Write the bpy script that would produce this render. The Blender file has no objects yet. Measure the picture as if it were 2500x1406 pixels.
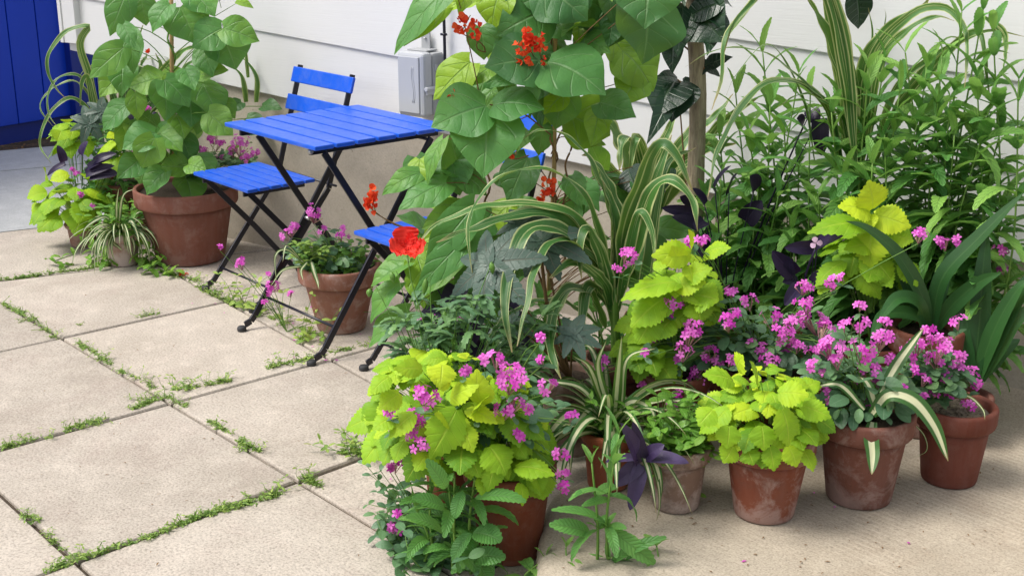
import bpy, math
import numpy as np
from mathutils import Matrix, Vector

# ------------------------------------------------------------------ camera, sky, sun, exposure
SC = bpy.context.scene
COL = SC.collection
FPX, YAW, PIT = 3144.27, -0.850885, 0.306297
CAM = np.array([4.03644, -1.56882, 1.46808])
FW = np.array([math.sin(YAW)*math.cos(PIT), math.cos(YAW)*math.cos(PIT), -math.sin(PIT)])
RT = np.array([math.cos(YAW), -math.sin(YAW), 0.0])
UPV = np.cross(RT, FW)
cam = bpy.data.cameras.new('camera')
cam.sensor_width = 36.0; cam.lens = FPX/2500*36; cam.clip_end = 400; cam.clip_start = .05
camo = bpy.data.objects.new('camera', cam); COL.objects.link(camo)
M3 = Matrix((tuple(RT), tuple(UPV), tuple(-FW))).transposed()
camo.matrix_world = Matrix.Translation(Vector(CAM)) @ M3.to_4x4()
SC.camera = camo

W = bpy.data.worlds.new('World'); SC.world = W; W.use_nodes = True
wn = W.node_tree; bgn = wn.nodes['Background']
sky = wn.nodes.new('ShaderNodeTexSky'); sky.sky_type = 'NISHITA'; sky.sun_disc = False
SUN_EL, SUN_AZ = math.radians(56), math.radians(212)      # azimuth: where the light comes from, clockwise from +y
sky.sun_elevation = SUN_EL; sky.sun_rotation = SUN_AZ
sky.air_density = 1.0; sky.dust_density = 3.0; sky.ozone_density = 1.0
hsv = wn.nodes.new('ShaderNodeHueSaturation'); hsv.inputs['Saturation'].default_value = .35   # cloud-white sky
wn.links.new(sky.outputs[0], hsv.inputs['Color']); wn.links.new(hsv.outputs[0], bgn.inputs['Color'])
bgn.inputs['Strength'].default_value = .15
sl = bpy.data.lights.new('sun', 'SUN'); sl.energy = 2.0; sl.angle = math.radians(24); sl.color = (1, .955, .89)
so = bpy.data.objects.new('sun', sl); COL.objects.link(so)
sd = Vector((math.sin(SUN_AZ)*math.cos(SUN_EL), math.cos(SUN_AZ)*math.cos(SUN_EL), math.sin(SUN_EL)))
so.rotation_euler = sd.to_track_quat('Z', 'Y').to_euler()
SC.view_settings.view_transform = 'Standard'; SC.view_settings.look = 'None'
SC.view_settings.exposure = 0.56; SC.view_settings.gamma = 1
SC.cycles.max_bounces = 8; SC.cycles.transparent_max_bounces = 4

# ------------------------------------------------------------------ helpers
UP = np.array([0., 0., 1.])
def unit(v): return v/(np.linalg.norm(v, axis=-1, keepdims=True)+1e-12)
def A(*v): return np.array(v, float)
def ray(x, y): return FW + RT*(x-1250)/FPX - UPV*(y-703)/FPX
FWH = FW*A(1, 1, 0)/math.hypot(FW[0], FW[1])
TH = math.radians(13); WO = A(2.37, 1.775, 0); WT = A(math.cos(TH), math.sin(TH), 0); WN = A(math.sin(TH), -math.cos(TH), 0)   # the house wall
def wp(s, o, z): return WO+WT*s+WN*o+UP*z
def at(x, y, d):
    """point seen at (x, y) of the 2500 px photo, d metres off along the ground, never inside the house"""
    r = ray(x, y); t = d/(r@FWH); k = r@WN
    if k < 0: t = min(t, ((WO+WN*.05-CAM)@WN)/k)
    return CAM+r*t
def onz(x, y, z): r = ray(x, y); return CAM + r*(z-CAM[2])/r[2]
def depth(p): return float((np.asarray(p)-CAM)@FWH)
def tdepth(p): return float((np.asarray(p)-CAM)@FW)
def pxy(p):
    q = np.asarray(p, float)-CAM; z = q@FW
    return 1250+FPX*(q@RT)/z, 703-FPX*(q@UPV)/z
def m_of(px, d): return px*d*1.07/FPX
R = np.random.default_rng(7)

ORG = {}
class MB:
    """collects quads with uv and a per-leaf tint; build() links them as one mesh object"""
    def __init__(s): s.v = []; s.f = []; s.uv = []; s.t = []; s.n = 0
    def add(s, V, F, UV=None, tint=.5):
        V = np.asarray(V, float).reshape(-1, 3); F = np.asarray(F, int).reshape(-1, 4)
        s.v.append(V); s.f.append(F+s.n); s.n += len(V)
        s.uv.append(np.zeros((len(V), 2)) if UV is None else np.asarray(UV, float).reshape(-1, 2))
        s.t.append(np.full(len(V), tint) if np.isscalar(tint) else np.asarray(tint, float))
    def grid(s, V, UV=None, tint=.5, closed=False):
        n, m = V.shape[:2]; idx = np.arange(n*m).reshape(n, m)
        if closed: idx = np.concatenate([idx, idx[:, :1]], 1)
        F = np.stack([idx[:-1, :-1], idx[:-1, 1:], idx[1:, 1:], idx[1:, :-1]], -1)
        s.add(V, F, UV, tint)
    def box(s, c, size, ax=None, tint=.5):
        c = np.asarray(c, float); h = np.asarray(size, float)/2
        ax = np.eye(3) if ax is None else np.asarray(ax, float)
        V = np.array([[x, y, z] for x in (-1, 1) for y in (-1, 1) for z in (-1, 1)], float)*h
        s.add(c+V@ax, [[0, 1, 3, 2], [4, 6, 7, 5], [0, 4, 5, 1], [2, 3, 7, 6], [0, 2, 6, 4], [1, 5, 7, 3]], tint=tint)
    def bar(s, a, b, w, t, wdir, tint=.5):
        a = np.asarray(a, float); b = np.asarray(b, float); l = np.linalg.norm(b-a); x = (b-a)/l
        y = unit(np.asarray(wdir, float)-x*(np.asarray(wdir, float)@x)); z = np.cross(x, y)
        s.box((a+b)/2, (l, w, t), np.stack([x, y, z]), tint)
    def tube(s, P, r0, r1=None, n=6, tint=.5, cap=True):
        P = np.asarray(P, float); r1 = r0 if r1 is None else r1
        r = np.linspace(r0, r1, len(P)) if np.isscalar(r0) else np.asarray(r0)
        T = unit(np.gradient(P, axis=0)); ref = A(.31, .17, .93) if abs(T[0]@A(.31, .17, .93)) < .9 else A(1, .2, 0)
        S = unit(np.cross(T, ref)); B = np.cross(T, S)
        a = np.linspace(0, 2*math.pi, n, endpoint=False)
        V = P[:, None]+(S[:, None]*np.cos(a)[None, :, None]+B[:, None]*np.sin(a)[None, :, None])*r[:, None, None]
        if cap:
            V = np.concatenate([np.repeat(P[:1, None], n, 1), V, np.repeat(P[-1:, None], n, 1)])
        L = np.linspace(0, 1, V.shape[0])
        UV = np.stack([np.broadcast_to((a/6.283)[None], V.shape[:2]), np.broadcast_to(L[:, None], V.shape[:2])], -1)
        s.grid(V, UV, tint, closed=True)
    def lathe(s, prof, c, n=48, tint=.5):
        a = np.linspace(0, 2*math.pi, n, endpoint=False); prof = np.asarray(prof, float)
        V = np.stack([prof[:, None, 0]*np.cos(a), prof[:, None, 0]*np.sin(a), np.broadcast_to(prof[:, None, 1], (len(prof), n))], -1)+np.asarray(c)
        UV = np.stack([np.broadcast_to((a/6.283)[None], V.shape[:2]), np.broadcast_to(np.linspace(0, 1, len(prof))[:, None], V.shape[:2])], -1)
        s.grid(V[::-1], UV[::-1], tint, closed=True)
    def build(s, name, mat, parent=None, loc=None, smooth=True, bevel=0, weld=False):
        V = np.concatenate(s.v); F = np.concatenate(s.f); uv = np.concatenate(s.uv); t = np.concatenate(s.t)
        org = ORG[parent.name] if parent is not None else A(0, 0, 0)
        o0 = org if loc is None else np.asarray(loc, float)
        me = bpy.data.meshes.new(name)
        me.vertices.add(len(V)); me.vertices.foreach_set('co', (V-o0).astype(np.float32).ravel())
        me.loops.add(F.size); me.loops.foreach_set('vertex_index', F.astype(np.int32).ravel())
        me.polygons.add(len(F)); me.polygons.foreach_set('loop_start', np.arange(len(F), dtype=np.int32)*4)
        me.polygons.foreach_set('use_smooth', np.full(len(F), smooth))
        ul = me.uv_layers.new(name='uv'); ul.data.foreach_set('uv', uv[F.ravel()].astype(np.float32).ravel())
        at_ = me.attributes.new('rnd', 'FLOAT', 'POINT'); at_.data.foreach_set('value', t.astype(np.float32))
        me.update(calc_edges=True); me.validate()
        o = bpy.data.objects.new(name, me); COL.objects.link(o); me.materials.append(mat)
        if parent is not None: o.parent = parent
        o.location = o0-org; ORG[o.name] = o0
        if bevel:
            b = o.modifiers.new('bevel', 'BEVEL'); b.width = bevel; b.segments = 2; b.limit_method = 'ANGLE'; b.angle_limit = .6
        return o
def tag(o, label=None, cat=None, group=None, kind=None):
    if label: o['label'] = label
    if cat: o['category'] = cat
    if group: o['group'] = group
    if kind: o['kind'] = kind
    return o
def thing(name, loc, label, cat, group=None):
    o = bpy.data.objects.new(name, None); COL.objects.link(o); o.location = loc; o.empty_display_size = .1
    ORG[o.name] = np.asarray(loc, float)
    return tag(o, label, cat, group)

# ------------------------------------------------------------------ materials
class NT:
    def __init__(s, name):
        s.m = bpy.data.materials.new(name); s.m.use_nodes = True; s.t = s.m.node_tree
        s.b = s.t.nodes['Principled BSDF']; s.out = s.t.nodes['Material Output']
    def n(s, typ, **k):
        o = s.t.nodes.new('ShaderNode'+typ)
        for a, b in k.items(): setattr(o, a, b)
        return o
    def put(s, sock, v):
        if isinstance(v, bpy.types.NodeSocket): s.t.links.new(v, sock)
        elif isinstance(v, (tuple, list)) and sock.type == 'RGBA': sock.default_value = tuple(v)+((1,) if len(v) == 3 else ())
        else: sock.default_value = v
    def math(s, op, a, b=0., c=0., clamp=False):
        o = s.n('Math', operation=op, use_clamp=clamp); s.put(o.inputs[0], a); s.put(o.inputs[1], b); s.put(o.inputs[2], c); return o.outputs[0]
    def mix(s, f, a, b, mode='MIX'):
        o = s.n('Mix', data_type='RGBA', blend_type=mode); s.put(o.inputs[0], f); s.put(o.inputs[6], a); s.put(o.inputs[7], b); return o.outputs[2]
    def ramp(s, f, stops, interp='LINEAR'):
        o = s.n('ValToRGB'); cr = o.color_ramp; cr.interpolation = interp
        while len(cr.elements) < len(stops): cr.elements.new(.5)
        for e, (p, c) in zip(cr.elements, stops):
            e.position = p; e.color = tuple(c)+(1,) if not np.isscalar(c) else (c, c, c, 1)
        s.put(o.inputs[0], f); return o.outputs[0]
    def noise(s, vec, scale, detail=3, rough=.55, dist=0, out='Fac', dim='3D'):
        o = s.n('TexNoise', noise_dimensions=dim); o.inputs['Scale'].default_value = scale; o.inputs['Detail'].default_value = detail
        o.inputs['Roughness'].default_value = rough; o.inputs['Distortion'].default_value = dist
        if vec is not None: s.put(o.inputs['Vector'], vec)
        return o.outputs[out]
    def coord(s, w='Object'): return s.n('TexCoord').outputs[w]
    def mapping(s, vec, scale=(1, 1, 1), rot=(0, 0, 0)):
        o = s.n('Mapping'); s.put(o.inputs[0], vec); o.inputs['Scale'].default_value = scale; o.inputs['Rotation'].default_value = rot; return o.outputs[0]
    def sep(s, vec): return s.n('SeparateXYZ') if vec is None else (lambda o: (s.put(o.inputs[0], vec), o.outputs)[1])(s.n('SeparateXYZ'))
    def bump(s, h, strength=.3, dist=.01, normal=None):
        o = s.n('Bump'); o.inputs['Strength'].default_value = strength; o.inputs['Distance'].default_value = dist; s.put(o.inputs['Height'], h)
        if normal is not None: s.put(o.inputs['Normal'], normal)
        return o.outputs[0]
    def set(s, **k):
        for a, v in k.items(): s.put(s.b.inputs[{'color': 'Base Color', 'rough': 'Roughness', 'normal': 'Normal', 'spec': 'Specular IOR Level', 'metal': 'Metallic', 'coat': 'Coat Weight'}[a]], v)
        return s.m

def leafmat(name, lo, mid, hi, vein=None, K=7., J=.8, veinw=.12, trans=.28, rough=.42, spec=.4, bump=.5, mottle=.25, midw=.05, tcol=None, basal=False, puff=.0):
    """blade material: tint runs lo-mid-hi per leaf, midrib and side veins from the blade's own uv"""
    m = NT(name); uv = m.sep(m.n('UVMap').outputs[0]); u, v = uv[0], uv[1]
    rnd = m.n('Attribute', attribute_name='rnd').outputs['Fac']
    co = m.coord(); nz = m.noise(co, 22, 3); nz2 = m.noise(co, 160, 2)
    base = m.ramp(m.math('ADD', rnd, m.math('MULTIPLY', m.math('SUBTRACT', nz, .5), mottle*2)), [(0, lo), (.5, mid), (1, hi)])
    au = m.math('ABSOLUTE', m.math('MULTIPLY_ADD', u, 2., -1.))
    ph = m.math('FRACT', m.math('SUBTRACT', m.math('MULTIPLY', v, K), m.math('MULTIPLY', au, J)))
    tri = m.math('ABSOLUTE', m.math('MULTIPLY_ADD', ph, 2., -1.))         # 1 at the vein, 0 between
    sv = m.math('MULTIPLY', m.math('SUBTRACT', tri, 1-veinw*2), 1/(veinw*2), clamp=True)
    mid_ = m.math('SUBTRACT', 1., m.math('DIVIDE', au, midw*2), clamp=True)
    vv = m.math('MAXIMUM', m.math('MULTIPLY', sv, .5), mid_)
    if basal:
        sv = m.math('MULTIPLY', sv, m.math('MULTIPLY', m.math('SUBTRACT', m.math('SUBTRACT', v, m.math('MULTIPLY', au, .5)), .05), 6., clamp=True)); vv = m.math('MAXIMUM', m.math('MULTIPLY', sv, .5), mid_)
        bv = m.math('ABSOLUTE', m.math('SUBTRACT', au, m.math('MULTIPLY', m.math('POWER', v, .85), 1.55)))
        bv = m.math('MULTIPLY', m.math('SUBTRACT', 1., m.math('DIVIDE', bv, .045), clamp=True), m.math('LESS_THAN', au, .8)); vv = m.math('MAXIMUM', vv, m.math('MULTIPLY', bv, .8))
    col = m.mix(m.math('MULTIPLY', vv, .55), base, vein or tuple(min(1, c*1.5+.03) for c in hi))
    col = m.mix(m.math('MULTIPLY', m.math('GREATER_THAN', nz2, .74), .3), col, tuple(c*.5 for c in lo))
    h = m.math('ADD', m.math('MULTIPLY', vv, -1.), m.math('MULTIPLY', nz2, .5)); h = m.math('ADD', h, m.math('MULTIPLY', m.math('SUBTRACT', 1., m.math('POWER', tri, 2.)), puff))
    m.set(color=col, rough=m.math('MULTIPLY_ADD', nz, .2, rough-.1), normal=m.bump(h, bump, .004), spec=spec)
    tr = m.n('BsdfTranslucent'); m.put(tr.inputs[0], m.mix(.5, col, tcol or tuple(min(1, c*1.6) for c in hi)))
    mx = m.n('MixShader'); mx.inputs[0].default_value = trans
    m.t.links.new(m.b.outputs[0], mx.inputs[1]); m.t.links.new(tr.outputs[0], mx.inputs[2]); m.t.links.new(mx.outputs[0], m.out.inputs[0])
    return m.m
def stripemat(name, g1, g2, cream, mode='corn', trans=.25):
    m = NT(name); uv = m.sep(m.n('UVMap').outputs[0]); u, v = uv[0], uv[1]
    rnd = m.n('Attribute', attribute_name='rnd').outputs['Fac']
    au = m.math('ABSOLUTE', m.math('MULTIPLY_ADD', u, 2., -1.))
    green = m.mix(rnd, g1, g2)
    w = m.n('CombineXYZ'); m.put(w.inputs[0], m.math('MULTIPLY_ADD', u, 1., m.math('MULTIPLY', rnd, 37.))); m.put(w.inputs[1], m.math('MULTIPLY', v, .12))
    fine = m.noise(w.outputs[0], 11. if mode == 'corn' else 9., 2, .6)
    if mode == 'corn':
        f = m.math('MAXIMUM', m.math('MULTIPLY', m.math('SUBTRACT', fine, .575), 22., clamp=True), m.math('MULTIPLY', m.math('SUBTRACT', au, .76), 8., clamp=True))
        f = m.math('MULTIPLY', f, m.math('MULTIPLY_ADD', rnd, .45, .55))
    elif mode == 'spider':
        e = m.math('MULTIPLY_ADD', m.math('SUBTRACT', fine, .5), .4, .46)
        f = m.math('MULTIPLY', m.math('SUBTRACT', e, au), 9., clamp=True)
    else:
        f = m.math('MULTIPLY', m.math('SUBTRACT', .09, au), 10., clamp=True); f = m.math('MULTIPLY', f, .4)
    col = m.mix(f, green, cream)
    if mode != 'amar': col = m.mix(m.math('MULTIPLY', m.math('SUBTRACT', v, m.math('MULTIPLY_ADD', fine, .25, .80)), 14., clamp=True), col, (.36, .25, .11))
    ln = m.noise(w.outputs[0], 60., 1)
    col = m.mix(m.math('MULTIPLY', ln, .35), col, tuple(c*.55 for c in g1))
    m.set(color=col, rough=.38, spec=.45, normal=m.bump(ln, .25, .002))
    tr = m.n('BsdfTranslucent'); m.put(tr.inputs[0], m.mix(.5, col, (.35, .5, .06)))
    mx = m.n('MixShader'); mx.inputs[0].default_value = trans
    m.t.links.new(m.b.outputs[0], mx.inputs[1]); m.t.links.new(tr.outputs[0], mx.inputs[2]); m.t.links.new(mx.outputs[0], m.out.inputs[0])
    return m.m
def petalmat(name, c0, c1, trans=.3):
    m = NT(name); rnd = m.n('Attribute', attribute_name='rnd').outputs['Fac']; uv = m.sep(m.n('UVMap').outputs[0])
    col = m.mix(rnd, c0, c1); col = m.mix(m.math('MULTIPLY', m.math('SUBTRACT', .35, uv[1]), 1.6, clamp=True), col, tuple(c*.8 for c in c0))
    m.set(color=col, rough=.55, spec=.25)
    tr = m.n('BsdfTranslucent'); m.put(tr.inputs[0], col); mx = m.n('MixShader'); mx.inputs[0].default_value = trans
    m.t.links.new(m.b.outputs[0], mx.inputs[1]); m.t.links.new(tr.outputs[0], mx.inputs[2]); m.t.links.new(mx.outputs[0], m.out.inputs[0])
    return m.m
def paint(name, c, rough=.4, spec=.5, var=.06, bscale=60, bs=.1, metal=0, dust=0):
    m = NT(name); co = m.coord(); n1 = m.noise(co, 4, 4); n2 = m.noise(co, bscale, 3)
    col = m.mix(n1, tuple(x*(1-var) for x in c), tuple(min(1, x*(1+var)) for x in c))
    if dust: col = m.mix(m.math('MULTIPLY', m.ramp(m.noise(co, 18, 7, .75, .6), [(.45, 0.), (.75, 1.)]), dust), col, (.35, .38, .42))
    return m.set(color=col, rough=m.math('MULTIPLY_ADD', n2, .2, rough-.1), spec=spec, metal=metal, normal=m.bump(n2, bs, .003))
def terracotta(name, c, c2, bloom=.3, dark=.3, low=.25, H=.2, seed=0., streak=.3):
    """fired clay: mottled, pale lime bloom in patches and near the foot, dark algae patches"""
    m = NT(name); co = m.n('Vector' + 'Math', operation='ADD'); m.put(co.inputs[0], m.coord()); co.inputs[1].default_value = (seed, seed*2, seed*.5); co = co.outputs[0]
    z = m.sep(m.coord())[2]; a = m.noise(co, 7, 5, .62); b = m.noise(co, 16, 6, .7, .4); g = m.noise(co, 240, 2); st = m.noise(m.mapping(co, (26, 26, 1.3)), 1.6, 4, .6)
    col = m.mix(m.ramp(a, [(.3, 0.), (.7, 1.)]), c, c2)
    col = m.mix(m.math('MULTIPLY', m.ramp(st, [(.35, 0.), (.75, 1.)]), streak), col, tuple(min(1, x*.7+.07) for x in c2))
    foot = m.math('MULTIPLY', m.math('SUBTRACT', low*H, z), 1/(low*H+1e-4), clamp=True)
    bl = m.math('MULTIPLY', m.ramp(m.math('MULTIPLY_ADD', foot, .16, b), [(.50, 0.), (.66, 1.)]), bloom)
    col = m.mix(bl, col, (.50, .41, .37))
    dk = m.math('MULTIPLY', m.ramp(m.noise(co, 11, 6, .68, .8), [(.50, 0.), (.70, 1.)]), dark)
    col = m.mix(dk, col, (.075, .06, .05))
    col = m.mix(m.math('MULTIPLY', m.math('GREATER_THAN', g, .69), .4), col, tuple(x*.45 for x in c))
    return m.set(color=col, rough=.78, spec=.25, normal=m.bump(m.math('ADD', m.math('MULTIPLY', b, .6), m.math('MULTIPLY', g, .3)), .35, .004))

def concrete(name, c, c2, speck=.5, grain=320., groove=None, stain=(.30, .22, .15), sa=.35):
    m = NT(name); co = m.coord(); a = m.noise(co, 1.7, 6, .6, .5); b = m.noise(co, 9, 5, .7); g = m.noise(co, grain, 2, .7); g2 = m.noise(co, grain*.35, 2, .6)
    rnd = m.n('Attribute', attribute_name='rnd').outputs['Fac']
    col = m.mix(m.ramp(a, [(.3, 0.), (.72, 1.)]), c, c2)
    col = m.mix(m.math('MULTIPLY', m.ramp(m.noise(co, 3.1, 7, .7, .9), [(.5, 0.), (.75, 1.)]), sa), col, stain)
    col = m.mix(m.math('MULTIPLY', m.ramp(b, [(.48, 0.), (.75, 1.)]), .4), col, tuple(min(1, x*1.35) for x in c2))
    col = m.mix(1., col, m.ramp(rnd, [(0, .86), (1, 1.1)]), 'MULTIPLY')
    col = m.mix(1., col, m.ramp(g, [(.25, 1-speck), (.5, 1.), (.78, 1+speck*.6)]), 'MULTIPLY')
    col = m.mix(m.math('MULTIPLY', m.math('GREATER_THAN', g2, .72), .5), col, tuple(x*.4 for x in c))
    h = m.math('ADD', m.math('MULTIPLY', g, .7), m.math('MULTIPLY', b, .4))
    if groove:
        w = m.n('TexWave', wave_type='BANDS', bands_direction='Y'); m.put(w.inputs['Vector'], m.mapping(co, rot=(0, 0, groove[0]))); w.inputs['Scale'].default_value = 17; w.inputs['Distortion'].default_value = 1.1; w.inputs['Detail'].default_value = 3; w.inputs['Detail Scale'].default_value = 1.4
        mask = m.ramp(m.noise(co, 2.3, 3), [(.40, 0.), (.60, 1.)])
        far = m.math('MULTIPLY', m.math('SUBTRACT', m.sep(co)[0], groove[1]), 5., clamp=True)
        mask = m.math('MULTIPLY', m.math('MULTIPLY', mask, m.ramp(m.noise(co, 26, 3, .7), [(.30, 0.), (.55, 1.)])), far)
        gr = m.math('MULTIPLY', m.ramp(w.outputs['Fac'], [(.55, 0.), (.85, 1.)]), mask)
        h = m.math('ADD', h, m.math('MULTIPLY', gr, .2)); col = m.mix(m.math('MULTIPLY', gr, .26), col, tuple(min(1, x*1.45) for x in c2))
    return m.set(color=col, rough=.86, spec=.25, normal=m.bump(h, .45, .004))

# palette
PAVE = concrete('paver_concrete', (.38, .33, .272), (.535, .475, .405), .42, 150, stain=(.36, .275, .235), sa=.45)
SLAB = concrete('tined_concrete', (.37, .315, .24), (.46, .40, .315), .38, 190, groove=(.0, 2.25))
DRIVE = concrete('driveway_concrete', (.40, .41, .41), (.50, .51, .505), .2, 160, stain=(.33, .33, .33))
DIRT = concrete('soil', (.045, .034, .025), (.085, .065, .045), .6, 140)
FOUND = concrete('painted_foundation', (.41, .365, .295), (.48, .43, .355), .14, 120, stain=(.22, .18, .13), sa=.22)
BLUE = paint('blue_lacquer', (.004, .09, .60), .38, .5, .16, 45, .2, dust=.16)
BLUEW = paint('blue_barn_paint', (.003, .045, .50), .4, .4, .08, 30, .12)
BLUED = paint('dark_blue_paint', (.002, .018, .22), .45)
BLACK = paint('black_metal', (.008, .008, .016), .33, .5, .1, 120, .08)
RUBBER = paint('rubber', (.03, .03, .032), .7)
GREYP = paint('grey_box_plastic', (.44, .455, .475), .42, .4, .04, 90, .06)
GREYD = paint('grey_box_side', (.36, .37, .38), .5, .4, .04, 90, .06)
STEEL = paint('zinc', (.5, .5, .5), .35, .5, .05, 80, .05, metal=.8)
POTTING = concrete('potting_soil', (.022, .015, .010), (.055, .04, .028), .8, 190)
GRIT = concrete('gritty_soil', (.10, .07, .05), (.36, .30, .22), .9, 110)

def siding_mat():
    m = NT('white_clapboard'); co = m.coord(); g = m.mapping(co, (1.6, 14, 14)); g = m.mapping(m.coord(), (2.2, 2.2, 70)); n = m.noise(g, 3., 5, .6, .5); b = m.noise(co, 1.3, 4)
    col = m.mix(b, (.67, .67, .665), (.725, .725, .715)); col = m.mix(m.math('MULTIPLY', m.ramp(m.noise(co, 5, 6, .7), [(.55, 0.), (.8, 1.)]), .12), col, (.5, .48, .42))
    return m.set(color=col, rough=.5, spec=.35, normal=m.bump(n, .22, .003))
SIDING = siding_mat()
def bark_mat(name, c1, c2, sx=70, k=.8):
    m = NT(name); co = m.coord(); n = m.noise(m.mapping(co, (sx, sx, 9)), 1.6, 5, .65, .6); n2 = m.noise(co, 14, 4)
    col = m.mix(m.ramp(n, [(.3, 0.), (.65, 1.)]), c1, c2); col = m.mix(m.math('MULTIPLY', n2, .4), col, tuple(x*1.2 for x in c2))
    return m.set(color=col, rough=.85, spec=.2, normal=m.bump(n, k, .006))
BARK = bark_mat('tree_bark', (.13, .10, .065), (.45, .37, .26)); BAMBOO = bark_mat('bamboo_cane', (.30, .19, .08), (.42, .29, .13), 50, .2)
DRY = bark_mat('brown_stem', (.13, .07, .035), (.22, .13, .06), 80, .3)
BEAN = leafmat('bean_leaf', (.026, .105, .030), (.085, .255, .055), (.28, .45, .018), vein=(.20, .34, .14), K=4.6, J=1.15, veinw=.05, trans=.26, mottle=.14, bump=.55, rough=.46, midw=.03, basal=True, puff=.5)
LIME = leafmat('lime_leaf', (.11, .27, .014), (.26, .47, .018), (.54, .68, .026), vein=(.46, .60, .06), K=6.5, J=1.3, veinw=.07, trans=.22, rough=.56, spec=.28, bump=.38, mottle=.34, puff=.2)
HERB = leafmat('herb_leaf', (.045, .16, .035), (.12, .33, .07), (.26, .48, .09), vein=(.16, .30, .10), K=11, J=1.6, veinw=.12, trans=.30, bump=.6, rough=.46, puff=.4)
TREE = leafmat('tree_leaf', (.006, .020, .012), (.014, .045, .020), (.04, .10, .03), vein=(.05, .10, .04), K=7, J=.7, trans=.1, rough=.33, spec=.5)
GLAU = leafmat('glaucous_leaf', (.045, .12, .055), (.10, .21, .10), (.17, .32, .10), vein=(.16, .28, .15), K=4, J=.5, veinw=.06, trans=.2, bump=.25, mottle=.15)
FRESH = leafmat('fresh_leaf', (.05, .16, .02), (.12, .29, .035), (.25, .44, .06), K=5, J=.6, trans=.28, bump=.4)
WEED = leafmat('weed_leaf', (.07, .18, .03), (.19, .33, .06), (.42, .52, .12), K=4, J=.5, trans=.28, bump=.3)
PURP = leafmat('purple_leaf', (.008, .004, .022), (.024, .013, .05), (.10, .068, .165), vein=(.06, .04, .10), K=1, J=0, veinw=.02, trans=.08, rough=.42, bump=.3, mottle=.3, midw=.03, tcol=(.14, .03, .12))
CAST = leafmat('castor_leaf', (.035, .07, .048), (.08, .135, .10), (.15, .21, .15), vein=(.17, .14, .11), K=8, J=.9, veinw=.07, trans=.12, bump=.4, tcol=(.12, .2, .08))
CORN = stripemat('corn_leaf', (.030, .12, .024), (.08, .235, .045), (.72, .74, .34), 'corn')
SPID = stripemat('spider_leaf', (.035, .12, .025), (.07, .2, .04), (.80, .80, .50), 'spider')
AMAR = stripemat('amaryllis_leaf', (.018, .075, .02), (.045, .15, .035), (.12, .25, .07), 'amar', .16)
STEMG = leafmat('green_stem', (.06, .16, .02), (.12, .26, .04), (.22, .36, .07), K=1, J=0, veinw=.01, trans=.08, bump=.1)
PINK = petalmat('catchfly_petal', (.58, .03, .45), (.92, .26, .76)); BUD = petalmat('catchfly_bud', (.38, .12, .22), (.55, .38, .28), .1)
RED = petalmat('bean_flower_petal', (.72, .035, .012), (.90, .12, .03), .25); POPPY = petalmat('poppy_petal', (.82, .015, .012), (.95, .10, .06), .35)
LILAC = petalmat('pale_pink_petal', (.75, .45, .70), (.85, .6, .8))

# ------------------------------------------------------------------ leaf blades
def wprof(kind, t):
    if kind == 'bean': w = (t+.03)**.42*(1.0-t)**.95*(1+.45*np.sin(math.pi*t)); return w/w.max()
    if kind == 'lime': w = (t+.015)**.5*(1.003-t)**.92*(1+.5*np.sin(math.pi*t)); return w/w.max()
    if kind == 'lance': w = (t+.004)**.55*(1.001-t)**.75*(1-.25*(1-t)); return w/w.max()
    if kind == 'oval': w = np.sqrt(np.clip(np.sin(math.pi*np.clip(t*.97+.015, 0, 1)), 0, 1))**1.15; return w/w.max()
    if kind == 'lobe': w = (t+.05)**.45*(1.001-t)**.8; return w/w.max()
    if kind == 'strap': return np.minimum(1, .55+1.2*t)*np.clip(1-t**3.2, 0.012, 1)**.8
    if kind == 'corn': return np.minimum(1, .22+2.6*t)*np.clip(1-t**1.25, .01, 1)**.7
    if kind == 'ribbon': return np.minimum(1, .7+1.0*t)*np.clip(1-t**2.0, 0.012, 1)**.9
    if kind == 'purp': w = (t+.12)**.35*(1.001-t)**.62; return w/w.max()
    if kind == 'petal': w = np.sqrt(t+.01)*np.clip(1.12-t**5, 0, 1)**.5; return w/w.max()
    return np.ones_like(t)
def frames(Cv, Nh):
    T = unit(np.gradient(Cv, axis=0)); S = unit(np.cross(T, Nh)); return T, S, np.cross(S, T)
def sheet(mb, Cv, Nh, width, kind, cols=5, fold=.18, wave=0., nw=3, serr=0., teeth=9, lobe=0., tint=.5, curl=0., thick=0):
    """a leaf blade along the centre line Cv, facing Nh (one vector or one per row)"""
    n = len(Cv); t = np.linspace(0, 1, n); Nh = np.broadcast_to(np.asarray(Nh, float), (n, 3))
    T, S, N = frames(Cv, Nh); w = wprof(kind, t)*width/2
    u = np.linspace(-1, 1, cols); au = np.abs(u); L = np.linalg.norm(np.diff(Cv, axis=0), axis=1).sum()
    V = Cv[:, None]+S[:, None]*(u[None, :, None]*w[:, None, None])
    V = V+N[:, None]*((fold*au-curl*au**2)[None, :, None]*w[:, None, None])
    if wave:
        ph = R.uniform(0, 6.28, 2)
        V = V+N[:, None]*(wave*width*(np.sin(t[:, None]*nw*6.283+ph[0]+(u > 0)[None]*ph[1])*(au**1.5)[None])*np.minimum(1, 8*w/width)[:, None])[..., None]
    if lobe: V = V-T[:, None]*(lobe*L*(au**1.6)[None]*((1-t)**5)[:, None])[..., None]
    if serr:
        z = (np.arange(n) % 2)*1.0; e = (au > .99)
        V = V+(S[:, None]*u[None, :, None]*(serr*z*width*.5*np.minimum(1, 4*w/width))[:, None, None]+T[:, None]*(serr*z*L*.16)[:, None, None])*e[None, :, None]
    UV = np.stack([np.broadcast_to((u+1)/2, (n, cols)), np.broadcast_to(t[:, None], (n, cols))], -1)
    mb.grid(V, UV, tint)
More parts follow.
